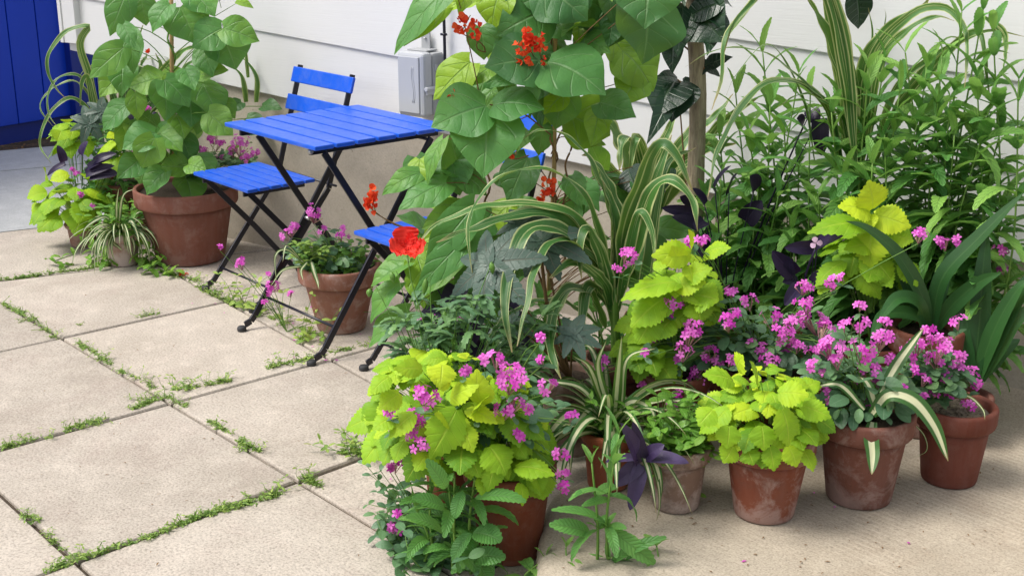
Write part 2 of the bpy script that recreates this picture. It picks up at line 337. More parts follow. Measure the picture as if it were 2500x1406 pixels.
def arc(b, tip, N, arch, n):
    t = np.linspace(0, 1, n)[:, None]; L = np.linalg.norm(tip-b)
    return b*(1-t)+tip*t+N*(arch*L*4*t*(1-t)*(1-.25*t))
def spline(P, n):
    P = np.asarray(P, float); k = len(P); Q = np.concatenate([[2*P[0]-P[1]], P, [2*P[-1]-P[-2]]])
    s = np.concatenate([[0], np.cumsum(np.linalg.norm(np.diff(P, axis=0), axis=1))]); x = np.linspace(0, s[-1], n); out = []
    for q in x:
        i = min(max(np.searchsorted(s, q, 'right')-1, 0), k-2); f = (q-s[i])/(s[i+1]-s[i]+1e-9)
        a, b, c, d = Q[i:i+4]; out.append(.5*((2*b)+(c-a)*f+(2*a-5*b+4*c-d)*f*f+(-a+3*b-3*c+d)*f**3))
    return np.array(out)
def leaf(mb, b, tip, width, kind='bean', N=None, arch=.10, n=11, cols=7, tint=None, up=.7, **k):
    b = np.asarray(b, float); tip = np.asarray(tip, float); T = unit(tip-b)
    if N is None: N = unit(unit(CAM-b)*(1-up)+UP*up+R.normal(0, .22, 3))
    N = unit(N-T*(N@T)); tint = R.uniform(.1, .8) if tint is None else tint
    sheet(mb, arc(b, tip, N, arch, n), N, width, kind, cols, tint=tint, **k)
def strap(mb, pts, wpx, d0, d1=None, kind='strap', n=26, roll=35, tint=None, cols=7, fold=.25, wave=.0, nw=3, twist=0, face=.6, **k):
    """a long leaf through photo points, going from depth d0 at its base to d1 at its tip"""
    d1 = d0 if d1 is None else d1; m = len(pts)
    P = np.array([at(p[0], p[1], d0+(d1-d0)*(i/(m-1))**1.2) for i, p in enumerate(pts)])
    Cv = spline(P, n); T = unit(np.gradient(Cv, axis=0)); V = unit(CAM-Cv)
    N = unit(np.broadcast_to(UP, V.shape)*(1-face)+V*face); S = unit(np.cross(T, N)); N = np.cross(S, T)
    a = np.radians(roll+twist*np.linspace(0, 1, n))[:, None]; N = N*np.cos(a)+S*np.sin(a)
    sheet(mb, Cv, N, m_of(wpx, (d0+d1)/2), kind, cols, fold, wave, nw, tint=R.uniform(.1, .9) if tint is None else tint, **k)

def leaf_px(mb, b, t, wpx, d, dd=0., kind='bean', tint=None, **k):
    leaf(mb, at(b[0], b[1], d), at(t[0], t[1], d+dd), m_of(wpx, d), kind, tint=tint, **k)
def dome(mb, st, C, Rd, n, L, kind='lime', wr=.8, droop=.5, face=.35, low=-.35, root=None, lsd=.4, tlo=.1, thi=.8, rr=(.55, 1.), petiole=.5, camside=.5, topfresh=.25, rows=None, **k):
    """leaves in a mound of radii Rd round C, each on its own petiole"""
    C = np.asarray(C, float); root = C-UP*Rd[2]*.9 if root is None else np.asarray(root, float)
    tc = unit((CAM-C)*A(1, 1, 0)); rt = np.cross(tc, UP)
    for i in range(n):
        while True:
            s = unit(R.normal(0, 1, 3))
            if s[2] > low and (s@A(0, 1, 0) > -.3 or R.random() > camside): break
        r = R.uniform(*rr)
        p = C+(rt*s[0]*Rd[0]+tc*s[1]*Rd[1]+UP*s[2]*Rd[2])*r
        o = unit(rt*s[0]+tc*s[1]+UP*s[2]*.6); l = L*R.uniform(1-lsd, 1+lsd)*(1-.25*max(0, s[2]))
        h = unit(unit(o*A(1, 1, 0)+R.normal(0, .35, 3)*A(1, 1, 0))*1.+UP*(s[2]*.5-droop-.25+R.normal(0, .22)))
        N = unit(UP*.65+o*.6+tc*face+R.normal(0, .22, 3))
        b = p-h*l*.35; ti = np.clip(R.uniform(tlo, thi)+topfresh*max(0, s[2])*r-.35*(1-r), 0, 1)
        leaf(mb, b, b+h*l, l*wr, kind, N=N, tint=ti, n=rows or 11, **k)
        if st is not None and petiole:
            q = root+(b-root)*(1-petiole)*.9; q[2] = max(q[2], root[2]); mid = (q+b)/2+UP*.004
            st.tube(np.array([q, mid, b]), .0013, .0009, 4, tint=R.uniform(.2, .8), cap=False)

LK = dict(lime=dict(kind='lime', serr=.15, cols=7, rows=21, fold=.16, wave=.018, nw=2, lobe=.06, curl=.22),
          oval=dict(kind='oval', cols=5, rows=7, fold=.15, curl=.1), bean=dict(kind='bean', cols=7, rows=11, lobe=.10, fold=.1, wave=.03))

# ------------------------------------------------------------------ flower clusters
def floret(mb, c, N, r, npet=5, tint=.5, kind='petal', wid=.62, cup=.25):
    N = unit(N); a0 = R.uniform(0, 6.28); X = unit(np.cross(N, A(.3, .5, .2))); Y = np.cross(N, X)
    for i in range(npet):
        a = a0+i*6.283/npet+R.normal(0, .08); d = X*math.cos(a)+Y*math.sin(a)
        leaf(mb, c+d*r*.06, c+d*r+N*r*cup*.5, r*wid, kind, N=N, arch=.06, n=4, cols=3, tint=np.clip(tint+R.normal(0, .15), 0, 1), fold=.1)
NCL = [0]
def cluster(parent, c, r, root, nf=None, loose=.3, stems=None, buds=True, fr=.0102):
    """one flower head: a dome of small five-petalled flowers on thin tubes"""
    c = np.asarray(c, float); mb = MB(); nf = nf or int(np.clip((r/.0115)**1.7*1.6+2, 4, 22)); tc = unit(CAM-c)
    axis = unit(UP*.8+tc*.5+R.normal(0, .15, 3)); base = c-axis*r*1.1; tub = MB()
    for i in range(nf):
        s = unit(R.normal(0, 1, 3)); s = unit(s+axis*.75) if s@axis > -.6 else -s
        p = c+s*r*R.uniform(.6, 1.2)*A(1, 1, .85)
        floret(mb, p, unit(s+tc*.35), fr*R.uniform(.85, 1.15), tint=R.uniform(.1, .9))
        if R.random() < .7: tub.tube(np.array([base+s*r*.1, p-s*fr*.2]), .0010, .0016, 4, tint=R.uniform(0, 1), cap=False)
        if R.random() < .35: e = base+unit(s+axis*.5)*r*R.uniform(1.0, 1.7); tub.tube(np.array([base, base*.4+e*.6, e]), [.0009, .0012, .0024], n=4, tint=R.uniform(0, 1))
    o = mb.build('flower_head', PINK, parent, loc=c)
    if buds and tub.n: tub.build('flower_tube', BUD, o)
    if stems is not None:
        root = np.asarray(root, float); mid = root*.45+base*.55+A(0, 0, .02)
        stems.tube(spline([root, mid, base], 6), .0014, .001, 4, tint=R.uniform(.2, .7), cap=False)

# ------------------------------------------------------------------ pots
class Pot: pass
def pot_geo(cx, ybase, z0, wbase, wrim, yrim):
    p = Pot(); F = onz(cx, ybase, z0); d = tdepth(F); g = unit((F-CAM)*A(1, 1, 0)); p.rb = wbase*d/FPX/2
    p.c = F+g*p.rb*.96; d = tdepth(p.c); p.rt = wrim*d/FPX/2; lo, hi = .03, 1.0
    for _ in range(40):
        h = (lo+hi)/2; y = pxy(p.c-g*p.rt+UP*h)[1]
        if y > yrim: lo = h
        else: hi = h
    p.h = h; p.d = depth(p.c); p.z = z0; p.top = p.c+UP*h; return p
def make_pot(p, th, mat, soil=POTTING, rimh=.22, rimo=.006, lip=True):
    h, rb, rt = p.h, p.rb, p.rt; zr = h*(1-rimh); rin = rt-rimo-.004; b = MB()
    ra = rb+(rin-rb)*(zr/h)
    prof = [(rb*.3, .004), (rb-.006, 0.001), (rb-.002, .003), (rb, .009)]+[(rb+(ra-rb)*k, .009+(zr-.009)*k) for k in np.linspace(.1, 1, 8)]
    prof += [(ra-.012, zr), (ra-.012, zr-.03)]
    b.lathe(prof, p.c); body = b.build('pot', mat, th)
    r = MB(); ro = rt
    r.lathe([(ra-.012, zr-.001), (ra+.001, zr-.001), (ro-.006, zr+.002), (ro-.003, zr+.006), (ro-.001, zr+.012), (ro, h-.007), (ro-.002, h-.002), (ro-.006, h), (ro-.014, h-.001), (ro-.017, h-.006), (ro-.020, h-.035)], p.c)
    r.build('rim', mat, body)
    s = MB(); n, m = 22, 9; a = np.linspace(0, 6.283, n, endpoint=False); rad = np.linspace(0, ro-.0175, m)
    X = rad[:, None]*np.cos(a); Y = rad[:, None]*np.sin(a); Z = h-.022+R.normal(0, .004, X.shape); Z[0] = h-.018
    s.grid(np.stack([X, Y, Z], -1)+p.c, closed=True); s.build('soil', soil, th)
    p.soil = p.c+UP*(h-.02)
def potted(name, label, cat, geo, mat, group=None, **k):
    p = pot_geo(*geo); th = thing(name, p.c, label, cat, group)
    ORG[th.name] = p.c; make_pot(p, th, mat, **k); p.th = th; return p

# ------------------------------------------------------------------ the ground
def line(a, b): return onz(*a, 0)[:2], onz(*b, 0)[:2]
def cross(l, m):
    (p, q), (r, s) = l, m; d1 = q-p; d2 = s-r; t = np.linalg.solve(np.stack([d1, -d2], 1), r-p)[0]; return p+d1*t
def off(l, v): return l[0]+v, l[1]+v
XL = [line((0, 566), (230, 540)), line((0, 686), (380, 641)), line((0, 858), (553, 736)), line((0, 1099), (988, 828)), line((186, 1371), (900, 1110))]
XL += [off(XL[-1], A(.66*k, 0)) for k in (1, 2, 3)]
YL = [line((0, 1202), (221, 1403)), line((0, 735), (900, 1277)), line((380, 641), (735, 838))]
YL = [off(YL[0], A(0, -.6*k)) for k in (3, 2, 1)]+YL+[off(YL[-1], A(0, .6*k)) for k in (1, 2, 3)]
pv = MB()
for i in range(len(XL)-1):
    for j in range(len(YL)-1):
        q = np.array([cross(XL[i], YL[j]), cross(XL[i+1], YL[j]), cross(XL[i+1], YL[j+1]), cross(XL[i], YL[j+1])]); c = q.mean(0)
        q = c+(q-c)*(1-.0065/np.linalg.norm(q-c, axis=1, keepdims=True)*1.4); dz = R.normal(0, .0012)
        def ring(s, z): return np.concatenate([c+(q-c)*(1-s/np.linalg.norm(q-c, axis=1, keepdims=True)), np.full((4, 1), z+dz)], 1)
        V = np.stack([ring(0, -.05), ring(0, -.006), ring(.004, -.001), ring(.009, 0)]); t = R.uniform(0, 1)
        pv.grid(V[::-1], tint=t, closed=True); pv.add(ring(.009, 0), [[0, 1, 2, 3]], tint=t)
tag(pv.build('pavement', PAVE, smooth=False), kind='structure')
g = MB(); g.grid(np.array([[(x, y, -.013) for x in (-60, -1.5, 6, 60)] for y in (-60, -3, 4, 60)])[::-1]); tag(g.build('ground', DIRT), kind='structure')
dr = MB(); e0, e1 = XL[0]; ed = (e1-e0)/np.linalg.norm(e1-e0); ea, eb = e0-ed*9, e0+ed*4
for k, (u0, u1) in enumerate(((0, 1.35), (1.36, 1.95))):
    V = np.array([[(*(ea+A(-u0-.006, 0)), z) for z in (-.05, -.002)]+[(*(ea+A(-u1, 0)), z) for z in (-.002, -.05)], [(*(eb+A(-u0-.006, 0)), z) for z in (-.05, -.002)]+[(*(eb+A(-u1, 0)), z) for z in (-.002, -.05)]]); dr.grid(V, tint=.4+.3*k)
tag(dr.build('driveway', DRIVE, smooth=False), kind='structure')

SZ = .08
sb = MB()                                              # tined walkway slab along the house, its near end rounded
out = [onz(1296, 1440, SZ), onz(1302, 1390, SZ), onz(1311, 1300, SZ), onz(1322, 1235, SZ), onz(1348, 1192, SZ), onz(1400, 1165, SZ), onz(1500, 1120, SZ), onz(1700, 1060, SZ), wp(-.75, .25, SZ), wp(-.7, -.1, SZ), wp(2.5, -.1, SZ), A(5.2, .5, SZ), A(4.4, -1.6, SZ), A(2.9, -.75, SZ)]
out = np.concatenate([spline(np.array(out[:8]), 50), np.array(out[8:])]); out[:, 2] = 0; cs = A(2.7, .5, 0)
rings = []
for ins, z in ((0, -.03), (0, .028), (.004, .048), (.012, .064), (.024, .074), (.040, SZ-.001), (.065, SZ)):
    d = unit(out-cs); rings.append(out-d*ins+UP*z)
for k in (.8, .6, .4, .2, .0004): rings.append(cs+(rings[6]-cs)*A(k, k, 1))
sb.grid(np.array(rings)[::-1], closed=True); tag(sb.build('walkway', SLAB), kind='structure')

# ------------------------------------------------------------------ house wall and blue barn wall
def zt(s, k): return .455-.066*s+.245*k
house = thing('house', wp(-1.4, 0, 0), 'white clapboard house wall on a beige painted concrete foundation', 'house')
m = MB(); S0, S1 = -4.2, 2.6; ss = np.linspace(S0, S1, 40)
for k in range(11):
    rows = []
    for s in ss: rows.append([wp(s, -.02, zt(s, k)+.002), wp(s, .018, zt(s, k)+.002), wp(s, .0195, zt(s, k)+.005), wp(s, .011, zt(s, k+1)+.012)])
    m.grid(np.array(rows)[::-1])
m.build('siding', SIDING, house, smooth=False)
m = MB(); zz = [-.06, .2, .45, .9]
m.grid(np.array([[wp(s, 0, z if i < 3 else min(.9, zt(s, 0)+.01)) for i, z in enumerate(zz)] for s in np.linspace(-4.04, 2.6, 30)])[::-1])
m.grid(np.array([[wp(-4.04, o, z) for z in zz] for o in (0, -1.5)])); m.build('foundation', FOUND, house, smooth=False)
m = MB(); m.box(wp(S0+.045, .024, 2.0), (.09, .04, 2.46), np.stack([WT, WN, UP])); m.box(wp(S0-.011, -.5, 2.0), (.022, 1.1, 2.46), np.stack([WT, WN, UP])); m.build('corner_board', SIDING, house, smooth=False, bevel=.002)

bw = thing('barn_wall', wp(-5.9, 0, 0), 'dark blue vertical board wall above a strip of bare soil', 'wall')
m = MB(); o = 3.4; i = 0
while o > -2.5:
    wd = .19; m.box(wp(-5.9, o-wd/2, 1.35), (.03, wd-.006, 2.5), np.stack([WT, WN, UP]), tint=R.uniform(0, 1)); o -= wd
m.build('board_panel', BLUEW, bw, smooth=False, bevel=.004)
m = MB(); m.box(wp(-5.925, .4, 1.25), (.015, 6.2, 2.6), np.stack([WT, WN, UP])); m.build('backing', BLUED, bw, smooth=False)
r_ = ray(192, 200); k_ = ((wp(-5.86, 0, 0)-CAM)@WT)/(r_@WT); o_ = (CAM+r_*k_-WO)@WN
m = MB(); m.box(wp(-5.86, o_-.02, 1.35), (.06, .16, 2.5), np.stack([WT, WN, UP])); m.build('dark_blue_strip', BLUED, bw, smooth=False, bevel=.004)  # darker blue upright strip, standing proud of the board panels
lit = MB()
for i in range(260):
    q = wp(-5.78+R.uniform(-.1, .12), R.uniform(-1.2, 1.5), R.uniform(-.01, .004)); dd = unit(R.normal(0, 1, 3)*A(1, 1, .2)); leaf(lit, q, q+dd*R.uniform(.01, .035), R.uniform(.006, .02), 'oval', N=UP, n=3, cols=3)
tag(lit.build('leaf_litter', DRY), kind='stuff')

ub = thing('utility_box', wp(-2.1, 0, .67), 'grey plastic utility box with latched lid on the white siding', 'utility box')
sB = -2.152; AX = np.stack([WT, WN, UP])
m = MB(); m.box(wp(sB+.062, .045, .775), (.112, .066, .222), AX); m.build('body', GREYD, ub, smooth=False, bevel=.010)
m = MB(); m.box(wp(sB+.058, .104, .776), (.122, .052, .228), AX); lid = m.build('lid', GREYP, ub, smooth=False, bevel=.012)
m = MB(); m.box(wp(sB+.052, .132, .776), (.096, .006, .200), AX)
lidp = m.build('raised_panel', GREYP, lid, smooth=False, bevel=.003)
for o in (0, .007):
    m = MB(); m.tube(np.array([wp(sB+.070+o+.004*math.sin(z*2.5), .1352, .715+z*.055) for z in np.linspace(0, 2.3, 12)]), .0014, n=5); m.build('molded_line', GREYP, lid)
m = MB(); m.box(wp(sB+.118, .098, .755), (.016, .042, .026), AX); m.tube(np.array([wp(sB+.124, .126, .764), wp(sB+.124, .07, .764)]), .009, n=10); m.build('latch', GREYP, ub, smooth=False, bevel=.003)
m = MB(); m.box(wp(sB+.052, .032, .92), (.040, .006, .07), AX); m.box(wp(sB+.052, .055, .892), (.09, .06, .006), AX); br = m.build('mounting_bracket', GREYD, ub, smooth=False, bevel=.002)
m = MB(); m.lathe([(0, 0), (.006, 0), (.006, .003), (0, .004)], wp(sB+.052, .038, .93), 10); m.build('screw', STEEL, br)
m = MB(); m.box(wp(sB+.1195, .06, .835), (.004, .014, .024), AX); m.build('clasp', GREYP, ub, smooth=False, bevel=.0015)
m = MB(); q = [wp(-2.012+.002*math.sin(z*9), .038, z) for z in np.linspace(.79, 2.7, 24)]; m.tube(np.array(q), .0055, n=8)
for z in (.95, 1.5, 2.1): m.box(wp(-2.012, .040, z), (.022, .012, .008), AX)
tag(m.build('cable', BLACK, loc=q[0]), 'black cable clipped upright to the white siding beside the grey box', 'cable')

# ------------------------------------------------------------------ folding table and chairs
def slats(n, x0, x1, y0, y1, z, th=.014, gap=.0095):
    m = MB(); w = (y1-y0-gap*(n-1))/n
    for i in range(n): m.box((0.5*(x0+x1), y0+w/2+i*(w+gap), z-th/2), (x1-x0, w, th))
    return m
X, Y, Z = np.eye(3)
def loc(t, v): return ORG[t.name]+np.asarray(v, float)
def bar(mb, t, a, b, w=.022, th=.009, wd=(1, 0, 0)): mb.bar(loc(t, a), loc(t, b), th if wd == (1, 0, 0) else w, w if wd == (1, 0, 0) else th, wd)
def part_slats(name, t, *a, **k):
    m = slats(*a, **k)
    m.v = [v+ORG[t.name] for v in m.v]; return m.build(name, BLUE, t, smooth=False, bevel=.003)
def foot(t, leg, p, dr):
    m = MB(); m.lathe([(0, 0), (.014, 0), (.0155, .003), (.0155, .013), (.012, .017), (0, .017)], loc(t, p)+np.asarray(dr)*.022, 18); m.build('rubber_foot', RUBBER, leg)

tb = thing('table', A(.204, .517, 0), 'blue slatted folding table with crossed black legs on the patio', 'table')
part_slats('tabletop', tb, 7, 0, .55, 0, .54, .70)
for x in (.065, .485):
    m = MB(); m.box(loc(tb, (x, .27, .673)), (.012, .50, .024)); m.build('rail', BLACK, tb, smooth=False, bevel=.002)
for x in (.10, .535):
    m = MB(); P = [(x, .455, .668), (x, .215, .33), (x, .012, .045), (x, -.004, .028), (x, -.028, .020)]
    for a, b in zip(P[:-1], P[1:]): bar(m, tb, a, b)
    l = m.build('leg', BLACK, tb, smooth=False, bevel=.002); foot(tb, l, (x, -.028, 0), (0, -.6, 0))
for x in (.122, .513):
    m = MB(); P = [(x, .055, .668), (x, .25, .36), (x, .46, .05), (x, .478, .028), (x, .50, .02)]
    for a, b in zip(P[:-1], P[1:]): bar(m, tb, a, b)
    l = m.build('leg', BLACK, tb, smooth=False, bevel=.002); foot(tb, l, (x, .50, 0), (0, .6, 0))
def rod(t, a, b, r): m = MB(); m.tube(np.array([loc(t, a), loc(t, b)]), r, n=8); m.build('crossbar', BLACK, t)
for a, b in (((.10, .055, .105), (.535, .055, .105)), ((.122, .425, .105), (.513, .425, .105)), ((.10, .455, .66), (.535, .455, .66))): rod(tb, a, b, .005)
for x in (.112, .524):
    m = MB(); m.tube(np.array([loc(tb, (x-.018, .232, .355)), loc(tb, (x+.018, .232, .355))]), .006, n=10); m.build('pivot', STEEL, tb)
m = MB(); m.tube(np.array([loc(tb, (.488, .02, .673)), loc(tb, (.496, .02, .673))]), .008, n=12); m.build('rivet', STEEL, tb)

def chair(o, label, ry=0):
    t = thing('chair', A(*o), label, 'chair', 'blue folding chairs beside the table')
    part_slats('seat', t, 6, 0, .39, 0, .275, .45, th=.013, gap=.006)
    for x in (.05, .34):
        m = MB(); m.box(loc(t, (x, .135, .426)), (.01, .25, .022)); m.build('seat_rail', BLACK, t, smooth=False, bevel=.002)
    for x in (.022, .368):
        m = MB(); P = [(x, .490, .80), (x, .30, .33), (x, .052, .03), (x, .03, .02)]
        P = [(x, .468, .80), (x, .345, .40), (x, .052, .045), (x, .036, .027), (x, .015, .02)]
        for a, b in zip(P[:-1], P[1:]): bar(m, t, a, b, .021, .008)
        l = m.build('leg', BLACK, t, smooth=False, bevel=.002); foot(t, l, (x, .015, 0), (0, -.5, 0))
    for x in (.040, .350):
        m = MB(); P = [(x, .03, .425), (x, .215, .22), (x, .36, .045), (x, .375, .027), (x, .395, .02)]
        for a, b in zip(P[:-1], P[1:]): bar(m, t, a, b, .021, .008)
        l = m.build('leg', BLACK, t, smooth=False, bevel=.002); foot(t, l, (x, .395, 0), (0, .5, 0))
    for a, b in (((.022, .075, .075), (.368, .075, .075)), ((.04, .33, .085), (.35, .33, .085)), ((.022, .35, .415), (.41, .35, .415))): rod(t, a, b, .0045)
    ax = np.stack([X, unit(A(0, .955, -.292)), unit(A(0, .292, .955))])
    for z in (.665, .765):
        m = MB(); m.box(loc(t, (.195, .405+(z-.655)*.306+.011, z)), (.40, .012, .058), ax); m.build('backrest', BLUE, t, smooth=False, bevel=.003)
    return t
chair((-.215, .604, 0), 'blue slatted folding chair between the large terracotta pot and the table')
chair((.862, .572, 0), 'blue slatted folding chair mostly hidden behind the bean leaves')

# ------------------------------------------------------------------ plants: builders
def arching(mb, c, az, el, L, w, g, kind='ribbon', n=16, roll=0, tint=None, cols=5, **k):
    """one strap leaf from c: leaves at elevation el towards azimuth az, bends down with g"""
    h = A(math.cos(az), math.sin(az), 0); t = np.linspace(0, 1, n)[:, None]
    e = el-g*t*1.3; st = np.concatenate([np.zeros((1, 3)), np.cumsum((h*np.cos(e)+UP*np.sin(e))[:-1]*L/(n-1), axis=0)])
    Cv = c+st+np.cross(h, UP)*(R.normal(0, .04)*L*t**2); T = unit(np.gradient(Cv, axis=0)); S = np.cross(h, UP); N = unit(np.cross(S, T)); N = np.where(N[:, 2:3] < -.9, N, N)
    a = math.radians(roll); N = unit(N*math.cos(a)+S*math.sin(a)); sheet(mb, Cv, N, w, kind, cols, tint=R.uniform(.1, .9) if tint is None else tint, **k)
def spider(mb, c, n, L, w, rad=.03, els=(.5, 1.5), g=(1.2, 2.4)):
    for i in range(n):
        az = R.uniform(0, 6.283) if R.random() < .35 else math.atan2(*(CAM-c)[[1, 0]])+R.normal(0, 1.0)
        e = R.uniform(*els); arching(mb, c+A(math.cos(az), math.sin(az), 0)*R.uniform(0, rad), az, e, L*R.uniform(.6, 1.1), w*R.uniform(.75, 1.15), R.uniform(*g), roll=R.normal(0, 18), fold=.35)
YR = math.atan2(RT[1], RT[0])
def herb(stem_mb, leaf_mb, base, top, L=.105, w=.024, n=9, spread=1., tint=(.2, .8), first=.12, bend=.03, kind='lance', serr=.13, rows=19, sr=.0035, trail=True, side_on=False):
    """upright square-stemmed herb: crossed pairs of arching toothed leaves, a narrow tuft at the tip"""
    base = np.asarray(base, float); top = np.asarray(top, float); off = R.normal(0, bend, 3)*A(1, 1, 0)
    P = spline([base, base*.5+top*.5+off, top], 14); stem_mb.tube(P, sr, sr*.5, 5, tint=R.uniform(.3, .9)); a = R.uniform(0, 3.14)
    for i in range(n):
        f = first+(1-first)*(i/(n-1))**.92; q = P[min(13, int(f*13))]*(1-(f*13) % 1)+P[min(13, int(f*13)+1)]*((f*13) % 1); a += math.pi/2+R.normal(0, .2)
        young = max(0, (f-.62)/.38); l = L*(1-.5*young)*R.uniform(.8, 1.15)*(.75+.25*min(1, f*2.2))
        face_ = side_on and R.random() < .75; a0 = YR+(i % 2)*.9*R.choice([-1, 1])+R.normal(0, .3) if face_ else a
        for s in (0, math.pi):
            az = a0+s+R.normal(0, .15); el = .42+.75*young+R.normal(0, .2); gg = 1.12*(1-young*.6)*R.uniform(.75, 1.25)
            arching(leaf_mb, q, az, el, l, w*(1-.45*young)*R.uniform(.85, 1.1), gg, kind, rows, roll=R.normal(0, 15), tint=np.clip(R.uniform(*tint)+.2*young, 0, 1), cols=5, serr=serr, fold=.28, wave=.03, nw=3)
        if trail and R.random() < .5 and f < .9:
            az = a+1.57+R.normal(0, .4)
            for s in (0, 3.14): arching(leaf_mb, q, az+s, 1.0, l*.4, w*.5, .6, kind, 9, tint=R.uniform(.4, .9), cols=5, serr=serr, fold=.3)
def sprig(st, lf, root, tip, pairs=5, L=.035, wr=.5, tint=(.1, .8), r=.0012, kind='oval', rows=7, droop=.1):
    """thin stem with opposite oval leaves"""
    root = np.asarray(root, float); tip = np.asarray(tip, float); mid = (root+tip)/2+UP*np.linalg.norm(tip-root)*.12+R.normal(0, .01, 3)
    P = spline([root, mid, tip], 10); st.tube(P, r, r*.7, 4, tint=R.uniform(.2, .7), cap=False); a = R.uniform(0, 6.28)
    for i in range(pairs):
        q = P[int(1+i*8/max(1, pairs-1))]; a += 1.57+R.normal(0, .3); l = L*R.uniform(.7, 1.15)*(1-.25*i/pairs)
        for s in (0, math.pi):
            h = unit(A(math.cos(a+s), math.sin(a+s), R.normal(.15, .3)-droop)); leaf(lf, q, q+h*l, l*wr, kind, N=unit(UP+R.normal(0, .35, 3)+unit(CAM-q)*.3), n=rows, cols=5, tint=R.uniform(*tint), fold=.15, curl=.08)
def catchfly(th, root, heads, d, Cb, Rd, n=60, leafn='foliage', L=.034, jit=.05, mat=None, stems_n=14):
    """catchfly: glaucous oval leaves on thin stems and a flower head at each (x, y, radius px) of the photo"""
    st = MB(); lf = MB(); root = np.asarray(root, float)
    dome(lf, st, Cb, Rd, n, L, 'oval', .62, droop=.1, face=.5, low=-.5, root=root, petiole=.4, cols=5, rows=7, fold=.15, curl=.1)
    tc = unit((CAM-Cb)*A(1, 1, 0)); rt = np.cross(tc, UP)
    for i in range(stems_n):
        s = unit(R.normal(0, 1, 3)*A(1, 1, .7)+A(0, 0, .4)); tip = Cb+(rt*s[0]*Rd[0]+tc*s[1]*Rd[1]+UP*abs(s[2])*Rd[2])*R.uniform(.8, 1.2)
        sprig(st, lf, root*.3+Cb*.7-UP*Rd[2]*.4, tip, R.integers(3, 6), L)
    for h in heads:
        x, y, r = h[:3]; dd = d+R.uniform(-jit, jit)+(h[3] if len(h) > 3 else 0); c = at(x, y, dd); cluster(th, c, m_of(r, dd), Cb*.75+root*.25, stems=st)
        if R.random() < .6: sprig(st, lf, Cb*.6+c*.4-UP*.01, c-UP*m_of(r, dd)*1.4, 2, L*.8)
    lf.build(leafn, GLAU, th); st.build('stem', STEMG, th)
def trifoliate(lf, st, j, leaflets, d, dj, root=None):
    """leaflets: (tip x, tip y, width px[, tint, ddepth, base x, base y]) around the junction j"""
    jp = at(j[0], j[1], d)
    for q in leaflets:
        b = (q[5], q[6]) if len(q) > 5 else j; ti = q[3] if len(q) > 3 else R.uniform(.25, .6); dd = q[4] if len(q) > 4 else R.uniform(-.07, .02)
        B = at(b[0], b[1], d); Tp = at(q[0], q[1], d+dd); B = B+(Tp-B)*.06
        leaf(lf, B, Tp, m_of(q[2]*.84, d), 'bean', arch=R.uniform(.05, .12), n=13, cols=9, tint=ti, up=.42, lobe=.09, fold=R.uniform(.03, .22), wave=.025, nw=2, curl=.05)
    if root is not None: r = np.asarray(root, float); st.tube(spline([r, (r+jp)/2+UP*.02, jp], 8), .0022, .0016, 5, tint=R.uniform(.2, .6), cap=False)
def bean_flower(th, st, c, r, n=6, dirn=None, root=None):
    """red runner-bean raceme: pairs of rounded petals round a thin stalk"""
    c = np.asarray(c, float); mb = MB(); dirn = unit(np.array([.1, 0, 1.]) if dirn is None else dirn); tc = unit(CAM-c); rt = unit(np.cross(dirn, tc))
    for i in range(n):
        p = c+dirn*r*R.uniform(-1, 1)+rt*r*R.uniform(-.65, .65)+tc*R.uniform(0, .4)*r; q = r*R.uniform(.5, .72); t = R.uniform(0, 1)
        for k in range(3):
            h = unit(R.normal(0, 1, 3)+tc*.3-UP*.2); leaf(mb, p, p+h*q, q*1.05, 'petal', N=unit(tc+R.normal(0, .5, 3)), arch=.2, n=6, cols=5, tint=np.clip(t+R.normal(0, .2), 0, 1), curl=-.3, fold=.1)
    o = mb.build('flower_head', RED, th, loc=c); sp = MB(); sp.tube(np.array([c-dirn*r*1.2, c+dirn*r*1.1]), .0016, .001, 5); sp.build('flower_stalk', STEMG, o)
    if root is not None: root = np.asarray(root, float); st.tube(spline([root, (root+c-dirn*r)/2+R.normal(0, .01, 3), c-dirn*r*1.1], 6), .0018, .0014, 5, tint=.2, cap=False)
def castor(mb, c, N, r, nl=8, a0=0., tint=.5, span=5.4, st=None, root=None):
    c = np.asarray(c, float); N = unit(np.asarray(N, float)); X = unit(np.cross(N, np.cross(UP, N))) if abs(N[2]) < .99 else A(1, 0, 0); Y = np.cross(N, X)
    for i in range(nl):
        f = i/(nl-1)-.5; a = a0+f*span; h = X*math.cos(a)+Y*math.sin(a); l = r*(1.05-.9*abs(f)**1.6)*R.uniform(.94, 1.05); dn = N*(-.22*l)
        leaf(mb, c-h*r*.03+N*.0006*i, c+h*l+dn, l*.40, 'lobe', N=unit(N+R.normal(0, .06, 3)), arch=.07, n=23, cols=7, tint=np.clip(tint+R.normal(0, .07), 0, 1), fold=.14, serr=.10)
    if st is not None: root = np.asarray(root, float); st.tube(spline([root, (root*.4+c*.6)+UP*.02, c], 8), .003, .0025, 6, tint=.3)

